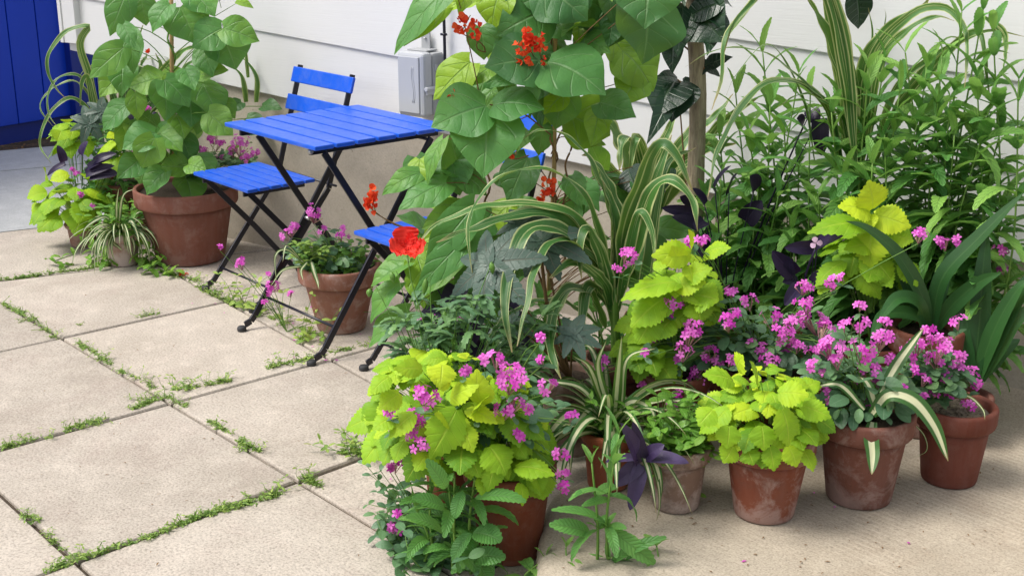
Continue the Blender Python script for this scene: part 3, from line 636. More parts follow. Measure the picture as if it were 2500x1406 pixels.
TCA = terracotta('terracotta_orange', (0.244, 0.063, 0.024), (0.294, 0.088, 0.038), .08, .10, .2, .16, 1.)
TCB = terracotta('terracotta_mossy', (0.176, 0.105, 0.076), (0.235, 0.147, 0.109), .55, .8, .6, .16, 2.3)
TCC = terracotta('terracotta_worn', (0.155, 0.040, 0.020), (0.214, 0.066, 0.034), .38, .3, .35, .2, 3.1)
TCD = terracotta('terracotta_brown', (0.126, 0.044, 0.029), (0.176, 0.066, 0.044), .28, .35, .45, .22, 4.4)
TCE = terracotta('terracotta_red', (0.122, 0.032, 0.018), (0.168, 0.047, 0.029), .04, .08, .1, .22, 5.2)
TCF = terracotta('terracotta_deep', (0.126, 0.029, 0.012), (0.176, 0.044, 0.018), .07, .22, .1, .25, 6.1)
TCG = terracotta('terracotta_large', (0.176, 0.063, 0.042), (0.235, 0.092, 0.063), .14, .12, .18, .35, 7.7)
TCM = terracotta('terracotta_weathered', (0.218, 0.084, 0.050), (0.286, 0.126, 0.084), .40, .15, .4, .22, 8.3, .5)
TCW = terracotta('terracotta_whitewashed', (.33, .17, .13), (.45, .30, .25), .95, .12, 1.2, .15, 9.2)

# ------------------------------------------------------------------ front row of pots on the walkway
S_ = SZ
p = potted('potted_spider_plant', 'striped spider plant in the small orange pot nearest the walkway corner', 'potted plant', (1483, 1205, S_, 100, 140, 1075), TCA, rimh=.2, rimo=.004)
mb = MB(); spider(mb, p.soil, 48, .35, .027, .03, (.55, 1.5), (1.1, 2.3))
for pts, w in (([(1470, 1040), (1440, 1000), (1400, 1060), (1392, 1160)], 22), ([(1480, 1030), (1420, 950), (1340, 930), (1290, 905)], 26), ([(1460, 1030), (1390, 1010), (1330, 1080), (1320, 1160)], 26), ([(1500, 1020), (1510, 900), (1518, 820)], 22), ([(1500, 1010), (1545, 980), (1590, 1000), (1605, 1060)], 20),
               ([(1480, 1000), (1440, 900), (1400, 870)], 18), ([(1475, 1035), (1380, 1060), (1330, 1110), (1300, 1150)], 18), ([(1515, 1010), (1530, 880), (1600, 850)], 16), ([(1490, 1010), (1460, 900), (1480, 830)], 18)):
    strap(mb, pts, w*1.3, p.d, p.d-.10, 'ribbon', roll=R.uniform(-30, 30), fold=.3, face=.6)
mb.build('foliage', SPID, p.th)
mb = MB()
for i in range(26):
    a = R.uniform(0, 6.283); q = p.soil+A(math.cos(a), math.sin(a), 0)*.05+UP*R.uniform(0, .12); sprig(mb, mb, p.soil, q, 3, .045, .45)
mb.build('undergrowth', FRESH, p.th)

p = potted('potted_zinnia', 'bushy green seedlings and purple leaves in the grey mossy clay pot', 'potted plant', (1648, 1257, S_, 118, 166, 1116), TCB, rimh=.24)
st = MB(); lf = MB()
for i in range(46):
    s = unit(R.normal(0, 1, 3)*A(1, 1, .8)+A(0, 0, .6)); tip = p.soil+s*A(.10, .10, .14)*R.uniform(.6, 1.1)+UP*.02; sprig(st, lf, p.soil+s*A(.04, .04, 0), tip, R.integers(3, 5), .042, .45, (.2, .8))
lf.build('foliage', FRESH, p.th); st.build('stem', STEMG, p.th)
c = A(0, 0, 0)+at(1835, 1045, p.d); cluster(p.th, at(1740, 1047, p.d-.09), m_of(10, 3), p.soil, nf=3)

p = potted('potted_coleus', 'mound of lime green serrated leaves in the worn clay pot mid front row', 'potted plant', (1862, 1283, S_, 150, 230, 1100), TCC, rimh=.25)
lf = MB(); st = MB(); C0 = at(1868, 1030, p.d)
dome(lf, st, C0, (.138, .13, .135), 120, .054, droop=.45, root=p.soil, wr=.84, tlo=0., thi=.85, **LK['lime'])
for x, y, tx, ty, w in ((1800, 900, 1815, 868, 70), (1790, 930, 1715, 915, 75), (1850, 945, 1830, 880, 60), (1900, 960, 1975, 965, 80), (1960, 990, 2030, 1020, 60), (1740, 1000, 1705, 1040, 66), (1790, 1090, 1765, 1130, 60), (1825, 1100, 1840, 1135, 60), (1880, 1090, 1890, 1150, 56), (1925, 1090, 1945, 1140, 66), (1860, 1040, 1865, 1100, 75), (1780, 1040, 1775, 1095, 70), (1910, 1000, 1925, 1090, 90)):
    leaf_px(lf, (x, y), (tx, ty), w*.88, p.d-.12, -.02, 'lime', tint=R.uniform(.3, .75), arch=.1, n=19, cols=7, serr=.16, fold=.1, wave=.02, lobe=.06, curl=.2, up=.45)
lf.build('foliage', LIME, p.th); st.build('stem', STEMG, p.th)

p = potted('potted_catchfly', 'pink catchfly with broad striped leaves spilling over its brown stained clay pot', 'potted plant', (2092, 1246, S_, 160, 236, 1047), TCD, rimh=.24)
catchfly(p.th, p.soil, [(2035, 848, 40), (2100, 795, 26), (2152, 832, 34), (2100, 862, 34), (2040, 882, 24), (1985, 895, 20), (2120, 912, 34), (2150, 932, 25), (2190, 960, 26), (2132, 952, 24), (2005, 970, 32), (2075, 935, 18), (2090, 1000, 14), (2060, 1015, 12), (1997, 1062, 9), (2065, 800, 18), (2015, 920, 16), (2170, 880, 20), (2110, 980, 14), (2160, 790, 14), (2060, 860, 20), (2228, 905, 18), (2100, 750, 12)], p.d-.03, at(2090, 950, p.d), (.13, .11, .085), 90, L=.045)
mb = MB()
for pts, w, dd in (([(2130, 1030), (2125, 1060), (2130, 1110), (2128, 1158)], 40, -.16), ([(2130, 1010), (2170, 965), (2230, 980), (2280, 1040), (2315, 1125)], 44, -.16), ([(2150, 960), (2190, 890), (2255, 800)], 30, .02), ([(2110, 1000), (2050, 940), (1985, 945)], 20, -.05), ([(2140, 1000), (2120, 940), (2100, 920)], 26, -.05)):
    mb = MB(); strap(mb, pts, w, p.d-.08, p.d+dd, 'strap', roll=R.uniform(-18, 18), fold=.3, wave=.02, face=.7); mb.build('striped_leaf', SPID, p.th)

p = potted('potted_catchfly', 'pink catchfly with gritty soil in the smooth red clay pot at the right end', 'potted plant', (2312, 1195, S_, 135, 195, 1022), TCE, soil=GRIT, rimh=.26)
catchfly(p.th, p.soil, [(2235, 852, 34), (2300, 852, 40), (2332, 880, 30), (2282, 882, 26), (2372, 926, 30), (2280, 962, 13), (2322, 965, 14), (2250, 982, 22), (2340, 790, 20), (2265, 806, 17), (2362, 990, 16), (2215, 870, 18), (2265, 830, 16), (2310, 920, 14), (2255, 930, 16), (2345, 900, 16), (2385, 940, 12)], p.d-.04, at(2270, 925, p.d), (.09, .08, .075), 60, L=.045)
mb = MB(); strap(mb, [(2330, 960), (2370, 970), (2400, 1000), (2405, 1025)], 9, p.d-.05, p.d-.12, 'ribbon', fold=.2); mb.build('striped_leaf', SPID, p.th); mb = MB(); strap(mb, [(2215, 1020), (2255, 1060), (2262, 1100), (2225, 1118)], 5, p.d-.05, p.d-.16, 'ribbon'); mb.build('striped_leaf', SPID, p.th)

# ------------------------------------------------------------------ the big lime plant at the walkway corner
p = potted('potted_coleus', 'large lime green coleus with pink catchfly in the deep red pot on the pavers', 'potted plant', (1245, 1384, 0, 150, 225, 1180), TCF, rimh=.2)
lf = MB(); st = MB()
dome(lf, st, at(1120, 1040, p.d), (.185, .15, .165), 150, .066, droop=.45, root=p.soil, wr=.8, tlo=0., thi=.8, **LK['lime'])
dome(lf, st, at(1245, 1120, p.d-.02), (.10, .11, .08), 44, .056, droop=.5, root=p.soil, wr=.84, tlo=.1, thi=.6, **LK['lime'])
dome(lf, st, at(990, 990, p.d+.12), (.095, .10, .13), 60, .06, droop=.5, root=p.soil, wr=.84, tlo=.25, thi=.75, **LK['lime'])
for x, y, tx, ty, w, t in ((1100, 975, 1170, 940, 66, .8), (1115, 1000, 1050, 1120, 110, .45), (1130, 1040, 1155, 1105, 62, .7), (1170, 1000, 1195, 965, 110, .6), (1175, 985, 1165, 900, 90, .75), (1100, 930, 1050, 925, 60, .9), (1080, 890, 1075, 945, 80, .85), (1195, 1090, 1235, 1160, 110, .4), (1210, 1120, 1190, 1200, 70, .4), (1140, 1100, 1170, 1165, 90, .35), (1260, 1140, 1355, 1160, 80, .5), (1290, 1130, 1300, 1175, 70, .5), (1180, 1160, 1180, 1215, 50, .5), (1270, 1180, 1275, 1235, 46, .5), (950, 920, 905, 960, 60, .5), (975, 960, 925, 1000, 66, .6), (960, 1020, 910, 1050, 66, .5), (985, 1080, 965, 1130, 60, .4), (1010, 1010, 950, 1070, 70, .55), (1030, 900, 960, 900, 54, .6), (1140, 1000, 1215, 1035, 70, .9), (1100, 1040, 1060, 1010, 60, .8)):
    leaf_px(lf, (x, y), (tx, ty), w*.85, p.d-.13, -.03, 'lime', tint=t, arch=.12, n=19, cols=7, serr=.15, fold=.1, wave=.02, lobe=.06, curl=.2, up=.45)
lf.build('foliage', LIME, p.th); st.build('stem', STEMG, p.th)
catchfly(p.th, p.soil, [(1135, 906, 17), (1240, 940, 34), (1265, 912, 24), (1272, 935, 22), (1235, 1008, 30), (1255, 990, 24), (1268, 1065, 24), (1035, 965, 34), (1050, 985, 26), (955, 1006, 15), (1012, 1030, 32), (1015, 1062, 26), (1025, 1090, 20), (960, 1045, 10), (1290, 1000, 10), (1395, 1020, 16), (1372, 1110, 20), (1376, 1158, 12), (1379, 1190, 16), (1335, 945, 24), (1215, 880, 24), (1225, 905, 22), (1180, 880, 14), (1325, 880, 10), (1320, 825, 9)], p.d-.13, at(1190, 1020, p.d), (.15, .12, .10), 60, 'catchfly_foliage', L=.042, jit=.03)

p = potted('potted_poppy', 'red poppy in a pale salmon pot behind the large lime coleus', 'potted plant', (1092, 1270, 0, 90, 125, 1118), TCA, rimh=.2)
st = MB(); lf = MB(); c = at(993, 600, p.d+.05); mb = MB(); tc = unit(CAM-c); N = unit(tc*.8+UP*.5)
for a, l, wd in ((1.65, .043, .062), (3.5, .042, .05), (-.55, .045, .055), (-1.7, .03, .05), (.5, .03, .045)):
    X_ = unit(np.cross(UP, N)); Y_ = np.cross(N, X_); h = X_*math.cos(a)+Y_*math.sin(a)
    leaf(mb, c-h*.006, c+h*l+N*l*.35, wd, 'petal', N=unit(N-h*.3), arch=-.12, n=20, cols=13, tint=R.uniform(.1, .8), wave=.12, nw=5, curl=-.2, fold=.15)
o = mb.build('flower', POPPY, p.th, loc=c)
st.tube(spline([p.soil, at(1050, 850, p.d), at(1005, 690, p.d+.05), c-N*.008], 14), .0018, .0013, 5, tint=.3)
for (x, y), (x2, y2) in (((955, 665), (962, 690)), ((903, 705), (900, 725)), ((1040, 680), (1035, 720)), ((1200, 640), (1203, 670)), ((1085, 760), (1088, 790))):
    b = at(x2, y2, p.d+.02); h = at(x, y, p.d+.02); bd = MB(); bd.tube(spline([h, h*.5+b*.5, b], 6), [.002, .006, .0075, .0065, .004, .001], n=8); bd.build('bud', STEMG, p.th)
    st.tube(spline([p.soil, at((x+1075)/2, (y+1000)/2, p.d), at(x+8, y-18, p.d+.02), h], 12), .0014, .001, 5, tint=.2)
for i in range(90):
    q = at(R.uniform(975, 1330), R.uniform(730, 940), p.d+R.uniform(-.05, .16)); az = R.uniform(0, 6.28)
    for k in range(5): arching(lf, q, az+R.normal(0, .5), R.uniform(.1, 1.0), R.uniform(.04, .075), .014, R.uniform(.6, 1.4), 'lance', 11, serr=.5, cols=5, tint=R.uniform(.4, 1.), fold=.2)
    st.tube(spline([p.soil, (p.soil+q)/2+UP*.03, q], 6), .0014, .001, 4, tint=.3, cap=False)
lf.build('foliage', GLAU, p.th); st.build('stem', STEMG, p.th)
cluster(p.th, at(1020, 930, p.d), m_of(8, 3), p.soil, nf=3)

# ------------------------------------------------------------------ taller pots behind
def hidden(name, label, cat, x, y, z, wb, wr, yr, mat): return potted(name, label, cat, (x, y, z, wb, wr, yr), mat)
p = hidden('potted_coleus', 'tall lime green coleus rising beside the striped corn leaves behind the mossy pot', 'potted plant', 1640, 1130, S_, 120, 170, 935, TCC)
lf = MB(); st = MB(); k2 = LK['lime']
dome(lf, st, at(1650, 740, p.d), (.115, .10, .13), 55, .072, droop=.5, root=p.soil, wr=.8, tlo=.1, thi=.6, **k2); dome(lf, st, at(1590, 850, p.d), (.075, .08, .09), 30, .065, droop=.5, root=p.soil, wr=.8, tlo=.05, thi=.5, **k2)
for x, y, tx, ty, w, t in ((1685, 620, 1590, 625, 75, .75), (1690, 605, 1680, 560, 36, .9), (1720, 620, 1785, 605, 66, .6), (1660, 650, 1640, 600, 60, .85), (1660, 690, 1515, 735, 95, .55), (1670, 680, 1740, 655, 66, .6), (1650, 700, 1725, 690, 66, .7), (1700, 720, 1755, 735, 100, .5), (1620, 730, 1540, 800, 90, .45), (1600, 770, 1555, 840, 90, .4), (1680, 650, 1690, 690, 50, .8), (1700, 740, 1710, 790, 80, .4), (1640, 780, 1600, 830, 70, .35)):
    leaf_px(lf, (x, y), (tx, ty), w*.88, p.d-.09, -.03, 'lime', tint=t, arch=.12, n=21, cols=7, serr=.14, fold=.1, wave=.02, lobe=.06, curl=.2, up=.45)
lf.build('foliage', LIME, p.th); st.build('stem', STEMG, p.th)

p = hidden('potted_catchfly', 'pink catchfly massed behind the lime mound of the front row', 'potted plant', 1850, 1125, S_, 150, 220, 930, TCD)
catchfly(p.th, p.soil, [(1530, 628, 22), (1518, 655, 18), (1548, 622, 14), (1690, 592, 18), (1715, 590, 18), (1610, 770, 28), (1640, 745, 26), (1665, 738, 20), (1625, 795, 16), (1680, 825, 36), (1700, 800, 30), (1665, 860, 26), (1590, 830, 15), (1575, 860, 10), (1785, 716, 18), (1830, 742, 25), (1780, 790, 30), (1790, 770, 20), (1735, 865, 28), (1750, 885, 20), (1962, 704, 22), (2038, 690, 22), (2060, 680, 14), (1885, 780, 28), (1965, 748, 26), (1965, 775, 26), (1905, 820, 34), (1935, 800, 30), (1915, 860, 30), (1990, 790, 34), (2010, 810, 26), (1860, 855, 24), (1880, 890, 28), (1565, 945, 17), (1640, 987, 18), (1658, 962, 10), (1710, 935, 28), (1700, 910, 20), (1470, 885, 16), (1468, 905, 10), (1655, 880, 16), (1945, 850, 20), (1985, 860, 18), (1835, 840, 14), (2245, 577, 20), (1780, 880, 16)], p.d-.12, at(1830, 840, p.d), (.26, .12, .10), 200, L=.044, jit=.06, stems_n=30)

p = hidden('potted_coleus', 'upright lime green coleus with very large leaves in front of the tall green herbs', 'potted plant', 2110, 1050, S_, 130, 180, 860, TCE)
lf = MB(); st = MB(); dome(lf, st, at(2110, 660, p.d), (.115, .10, .12), 36, .078, droop=.5, root=p.soil, wr=.85, tlo=.1, thi=.5, **k2)
for x, y, tx, ty, w, t in ((2130, 510, 2120, 440, 85, .95), (2125, 520, 2045, 505, 75, .95), (2135, 525, 2225, 555, 75, .95), (2125, 525, 2130, 560, 40, 1.), (2130, 560, 2125, 655, 95, .75), (2120, 550, 1970, 570, 80, .35), (2180, 575, 2230, 590, 60, .6), (2110, 620, 2180, 690, 100, .5), (2100, 660, 2150, 730, 60, .45), (2060, 640, 1990, 700, 60, .4), (2200, 640, 2240, 700, 60, .35), (2130, 600, 2060, 610, 60, .6)):
    leaf_px(lf, (x, y), (tx, ty), w*.92, p.d-.08, -.03, 'lime', tint=t, arch=.12, n=23, cols=7, serr=.14, fold=.1, wave=.02, lobe=.06, curl=.2, up=.42)
st.tube(spline([p.soil, at(2110, 720, p.d), at(2130, 520, p.d-.08)], 10), .004, .002, 6); lf.build('foliage', LIME, p.th); st.build('stem', STEMG, p.th)

p = hidden('potted_amaryllis', 'dark green strap leaved amaryllis in a clay pot behind the right end pots', 'potted plant', 2235, 1072, S_, 130, 180, 825, TCC)
mb = MB()
for pts, w, dd in (([(2265, 800), (2250, 720), (2190, 620), (2120, 560), (2065, 540)], 40, -.12), ([(2275, 800), (2300, 680), (2390, 580), (2500, 470)], 46, -.1), ([(2285, 800), (2330, 740), (2390, 690), (2445, 665)], 44, -.12), ([(2262, 800), (2240, 740), (2190, 730), (2140, 790)], 44, -.2), ([(2260, 810), (2230, 770), (2160, 770), (2125, 830)], 44, -.22), ([(2270, 800), (2215, 700), (2200, 650)], 34, 0), ([(2280, 790), (2310, 650), (2330, 600)], 34, .05)):
    strap(mb, pts, w, p.d-.02, p.d+dd, 'strap', roll=R.uniform(-25, 25), fold=.22, face=.65)
mb.build('foliage', AMAR, p.th)
p = hidden('potted_amaryllis', 'broad upright strap leaved amaryllis standing against the foundation at the right edge', 'potted plant', 2345, 1095, S_, 100, 130, 985, TCD)
mb = MB()
for pts, w, dd in (([(2375, 930), (2390, 800), (2400, 660), (2410, 560)], 54, .05), ([(2390, 920), (2440, 800), (2500, 700), (2560, 640)], 56, -.03), ([(2385, 925), (2430, 800), (2490, 700), (2530, 690)], 46, -.06), ([(2380, 930), (2440, 860), (2490, 828)], 50, .04), ([(2370, 930), (2350, 830), (2350, 740)], 50, .05), ([(2392, 925), (2470, 790), (2550, 740)], 50, -.05)):
    strap(mb, pts, w, p.d, p.d+dd, 'strap', roll=R.uniform(-15, 15), fold=.2, face=.75)
mb.build('foliage', AMAR, p.th)
cluster(p.th, at(2445, 615, p.d+.1), m_of(18, 3.3), p.soil, stems=None); cluster(p.th, at(2448, 663, p.d+.1), m_of(12, 3.3), p.soil); 
for x, y, r in ((2310, 600, 16), (2290, 588, 10), (2340, 590, 12)): cluster(p.th, at(x, y, p.d+.05), m_of(r, 3.3), p.soil)

# ------------------------------------------------------------------ striped corn, beans, tree and herbs at the back
p = hidden('potted_corn', 'striped corn with long arching blades between the bean vine and the lime coleus', 'potted plant', 1500, 1075, S_, 120, 170, 900, TCD)
mb = MB(); D = p.d-.05
def corn(mb, D, lst, ws=1.3):
    for pts, w, dd, roll in lst: strap(mb, pts, w*ws, D, D+dd, 'corn', n=44, roll=roll+R.normal(0, 8), twist=R.uniform(-45, 45), fold=.25, wave=.07, nw=6, face=.6, cols=9)
corn(mb, D, (([(1497, 720), (1460, 560), (1410, 460), (1330, 415), (1240, 425), (1165, 490), (1143, 580), (1155, 675)], 34, -.2, 40),
 ([(1490, 760), (1450, 640), (1390, 575), (1320, 553), (1275, 580), (1245, 660), (1232, 750), (1250, 860)], 50, -.35, 15),
 ([(1495, 760), (1460, 650), (1400, 595), (1350, 592), (1310, 650), (1290, 730), (1262, 845)], 36, -.38, 25),
 ([(1480, 800), (1440, 720), (1385, 710), (1352, 770), (1345, 850), (1370, 925)], 46, -.35, 15),
 ([(1470, 800), (1380, 740), (1300, 740), (1225, 785), (1190, 850), (1165, 925)], 34, -.3, 20),
 ([(1505, 720), (1525, 560), (1565, 450), (1590, 380), (1620, 350), (1655, 385), (1690, 465)], 48, -.12, 30),
 ([(1498, 700), (1500, 560), (1455, 425), (1405, 350), (1330, 316), (1268, 345)], 34, .0, 50),
 ([(1510, 720), (1550, 590), (1590, 470), (1640, 440), (1690, 490), (1703, 565)], 44, -.15, 25),
 ([(1500, 700), (1510, 560), (1480, 440), (1425, 370)], 46, .05, 30),
 ([(1490, 720), (1430, 560), (1360, 510), (1260, 498), (1165, 508), (1065, 550), (1012, 605)], 30, -.12, 30),
 ([(1490, 740), (1400, 560), (1300, 520), (1150, 560), (1065, 592)], 44, -.15, 15),
 ([(1505, 720), (1540, 600), (1600, 440), (1640, 330)], 40, .08, 20), ([(1500, 800), (1470, 640), (1430, 560), (1415, 620), (1420, 680)], 40, -.15, 20),
 ([(1492, 760), (1470, 690), (1400, 640), (1340, 680)], 36, -.2, 20), ([(1508, 760), (1530, 640), (1560, 520), (1590, 560), (1600, 640)], 30, -.1, 30),
 ([(1500, 760), (1510, 650), (1500, 520), (1470, 440)], 40, 0, -20), ([(1510, 800), (1570, 700), (1620, 420), (1700, 360)], 30, .2, 20), ([(1498, 760), (1440, 700), (1420, 800), (1425, 860)], 34, -.2, 10)))
mb.build('foliage', CORN, p.th); m = MB(); m.tube(spline([p.soil, at(1503, 850, D), at(1500, 700, D)], 8), .014, .010, 9, tint=.6); m.build('stem', STEMG, p.th)

p = hidden('potted_corn', 'striped corn leaning over the white siding behind the bean vine', 'potted plant', 1590, 900, 0, 100, 140, 790, TCE)
mb = MB(); D = p.d
corn(mb, D, (([(1575, 520), (1545, 420), (1500, 330), (1440, 250), (1400, 170)], 66, -.05, 10), ([(1590, 540), (1560, 430), (1540, 350), (1520, 345), (1512, 420)], 50, -.15, 0), ([(1600, 520), (1580, 420), (1560, 350), (1550, 340), (1535, 430)], 36, -.15, 0),
 ([(1600, 540), (1640, 400), (1690, 320), (1740, 290), (1790, 230)], 36, .05, 20), ([(1590, 500), (1640, 420), (1720, 365), (1800, 350)], 34, .0, 20), ([(1590, 520), (1610, 380), (1640, 300), (1660, 250)], 30, .05, 10),
 ([(1580, 520), (1500, 430), (1450, 380), (1420, 380)], 40, -.05, 10), ([(1580, 520), (1530, 480), (1450, 430)], 44, -.02, 20), ([(1600, 520), (1640, 470), (1700, 380), (1760, 300), (1850, 240)], 34, .1, 20)))
mb.build('foliage', CORN, p.th)
p = hidden('potted_corn', 'tall striped corn fanning out above the green herbs against the siding', 'potted plant', 2040, 965, S_, 110, 150, 800, TCC)
mb = MB(); D = p.d
corn(mb, D, (([(2085, 420), (2070, 230), (2040, 140), (2015, 70), (1985, 20), (1965, -20)], 62, -.1, 5), ([(2080, 420), (2060, 220), (2035, 110), (2018, 20), (2010, -30)], 56, -.05, -10), ([(2090, 420), (2098, 260), (2080, 150), (2070, 70), (2052, 28)], 16, -.05, 10),
 ([(2095, 420), (2105, 180), (2150, 90), (2200, 45), (2250, 20), (2275, -15)], 54, -.05, 15), ([(2100, 420), (2140, 170), (2215, 75), (2285, 42), (2330, 52)], 44, -.1, 20), ([(2100, 420), (2125, 160), (2220, 40), (2300, 18), (2350, 60), (2362, 120), (2355, 215)], 38, -.25, 30),
 ([(2110, 420), (2200, 260), (2330, 110), (2390, 80), (2405, 140), (2418, 255)], 36, -.2, 20), ([(2060, 430), (2028, 270), (1973, 212), (1899, 148), (1839, 122), (1749, 122), (1672, 165)], 26, -.25, 30), ([(2060, 430), (2020, 270), (1958, 210), (1899, 198), (1838, 228), (1784, 305), (1749, 380), (1728, 482)], 46, -.35, 10),
 ([(1990, 400), (1960, 240), (1880, 110), (1800, 180), (1770, 240)], 10, -.1, 10), ([(2090, 420), (2110, 200), (2130, 90), (2120, 20)], 16, 0, 0), ([(2100, 420), (2120, 220), (2160, 60), (2160, 22)], 14, 0, 0), ([(2080, 420), (2060, 300), (2010, 250), (1960, 230), (1900, 260)], 30, -.15, 20),
 ([(2095, 420), (2100, 260), (2115, 130), (2180, 70), (2205, 40)], 40, .02, 20), ([(2120, 420), (2180, 230), (2260, 150), (2350, 100), (2420, 75), (2500, 90)], 24, .0, 30), ([(2130, 420), (2190, 260), (2250, 170), (2310, 95), (2360, 100)], 22, .0, 30), ([(2400, 40), (2450, 80), (2456, 130), (2448, 180)], 24, -.05, 0)), .88)
m = MB(); m.tube(spline([p.soil, at(2095, 550, D), at(2090, 400, D)], 8), .014, .010, 9); m.build('stem', STEMG, p.th); mb.build('foliage', CORN, p.th)
mb2 = MB(); corn(mb2, D-.1, (([(2088, 400), (2065, 150), (2010, -60), (1930, -125), (1855, -20), (1798, 55), (1769, 110), (1760, 200), (1738, 270)], 38, -.25, 10), ([(2088, 400), (2050, 100), (1990, -80), (1920, -110), (1850, -10), (1790, 60), (1768, 130)], 30, -.2, -10)))
mb2.build('tall_leaf', CORN, p.th)

p = hidden('potted_tree', 'young tree with a bare grey brown trunk and dark glossy leaves', 'tree', 1715, 905, S_, 140, 190, 770, TCC)
D = p.d; m = MB(); P = [p.soil, at(1697, 560, D), at(1699, 420, D), at(1704, 250, D), at(1700, 130, D), at(1690, 40, D), at(1678, -40, D), at(1670, -160, D)]
P = spline(P, 40); rr = np.interp(np.linspace(0, 1, 40), [0, .5, .8, 1], [m_of(22, D), m_of(19.5, D), m_of(18, D), m_of(15, D)])+R.normal(0, .0005, 40); m.tube(P, rr, n=18); m.build('trunk', BARK, p.th)
lf = MB(); st = MB()
for x, y, tx, ty, w, dd, t in ((1690, 15, 1772, 105, 130, -.12, .55), (1645, 92, 1642, 182, 50, -.05, .3), (1668, 15, 1655, 140, 80, -.08, .6), (1650, 195, 1600, 290, 110, -.1, .3), (1660, 200, 1640, 300, 110, -.08, .35), (1655, 200, 1578, 355, 50, -.14, .5), (1655, 195, 1600, 190, 40, -.05, .2), (1720, 165, 1790, 140, 45, -.02, .15), (1710, 160, 1760, 190, 30, 0, .1), (1535, 412, 1565, 482, 72, -.1, .3), (2088, -30, 2095, 72, 66, .1, .2), (1670, 190, 1700, 230, 22, 0, .2), (1655, 205, 1625, 205, 36, 0, .2), (1700, 175, 1745, 150, 36, -.02, .2), (1650, 430, 1625, 470, 60, .1, .2), (1700, -20, 1790, 20, 70, .05, .4), (1660, -30, 1590, 20, 90, .1, .3)):
    leaf_px(lf, (x, y), (tx, ty), w, D, dd, 'bean', tint=t, arch=.12, n=13, cols=9, fold=.12, up=.4, wave=.02)
for i in range(22):
    x, y = R.normal(1690, 55), R.uniform(-140, 60); a = R.uniform(.1, 3.04); l = R.uniform(70, 120); B = at(x, y, D+R.uniform(-.1, .1)); leaf(lf, B, at(x+l*math.cos(a), y+l*math.sin(a), D+R.uniform(-.15, .05)), m_of(l*.6, D), 'bean', arch=.12, n=13, cols=9, tint=R.uniform(.2, .7), up=R.uniform(.3, .6), fold=R.uniform(0, .3), wave=.02)
    st.tube(np.array([at(1690, y+30, D), (at(1690, y+30, D)+B)/2, B]), .002, .0014, 5)
st.tube(spline([at(1672, -130, D), at(1850, -160, D-.02), at(2000, -110, D), at(2088, -30, D)], 10), .006, .0025, 6)
for a, b in (((1690, 230), (1655, 195)), ((1690, 60), (1668, 15)), ((1700, 200), (1720, 165)), ((1690, 130), (1645, 92)), ((1686, 600), (1655, 200))): st.tube(np.array([at(*a, D+.01), (at(*a, D)+at(*b, D-.02))/2, at(*b, D-.02)]), .003, .002, 5)
lf.build('foliage', TREE, p.th); st.build('twig', DRY, p.th)

p = hidden('potted_bean', 'tall runner bean vine on a bamboo cane with huge heart shaped leaves and red flowers', 'potted plant', 1330, 1010, 0, 130, 180, 860, TCG)
D = p.d-.22; lf = MB(); st = MB(); cane = MB(); cane.tube(np.array([p.soil-UP*.02, at(1340, 700, p.d-.1), at(1353, 420, D+.03), at(1356, 0, D), at(1358, -500, D)]), .0065, .0055, 9); cane.build('cane', BAMBOO, p.th)
def vine(mb, pts, dp, amp, turns, r):
    Q = spline([at(x, y, dp) for x, y in pts], 60); a = np.linspace(0, turns*6.283, 60); Q = Q+RT*(amp*np.cos(a))[:, None]-FW*(amp*np.sin(a))[:, None]*A(1, 1, 0); mb.tube(Q, r, r, 5, tint=.4)
vine(st, [(1335, 800), (1348, 500), (1354, 250), (1356, -200)], D+.02, .011, 9, .0028); vine(st, [(1180, 640), (1190, 470), (1195, 400), (1215, 330), (1300, 200)], D, .006, 5, .003); vine(st, [(1378, 650), (1382, 450), (1390, 330), (1370, 150)], D+.05, .006, 5, .0028)
cn = at(1353, 300, D)
T3 = trifoliate
T3(lf, st, (1328, 147), [(1182, 165, 190, .12, -.05), (1480, 234, 225, .30, -.08), (1195, 216, 95, .42, -.06)], D-.10, 0, at(1350, 260, D)); T3(lf, st, (1322, 155), [(1294, 292, 55, .5, -.02)], D-.12, 0)
T3(lf, st, (1196, 256), [(1052, 312, 185, .42, -.05), (1330, 268, 150, .38, -.04), (1180, 436, 205, .46, -.10)], D-.14, 0, at(1345, 330, D))
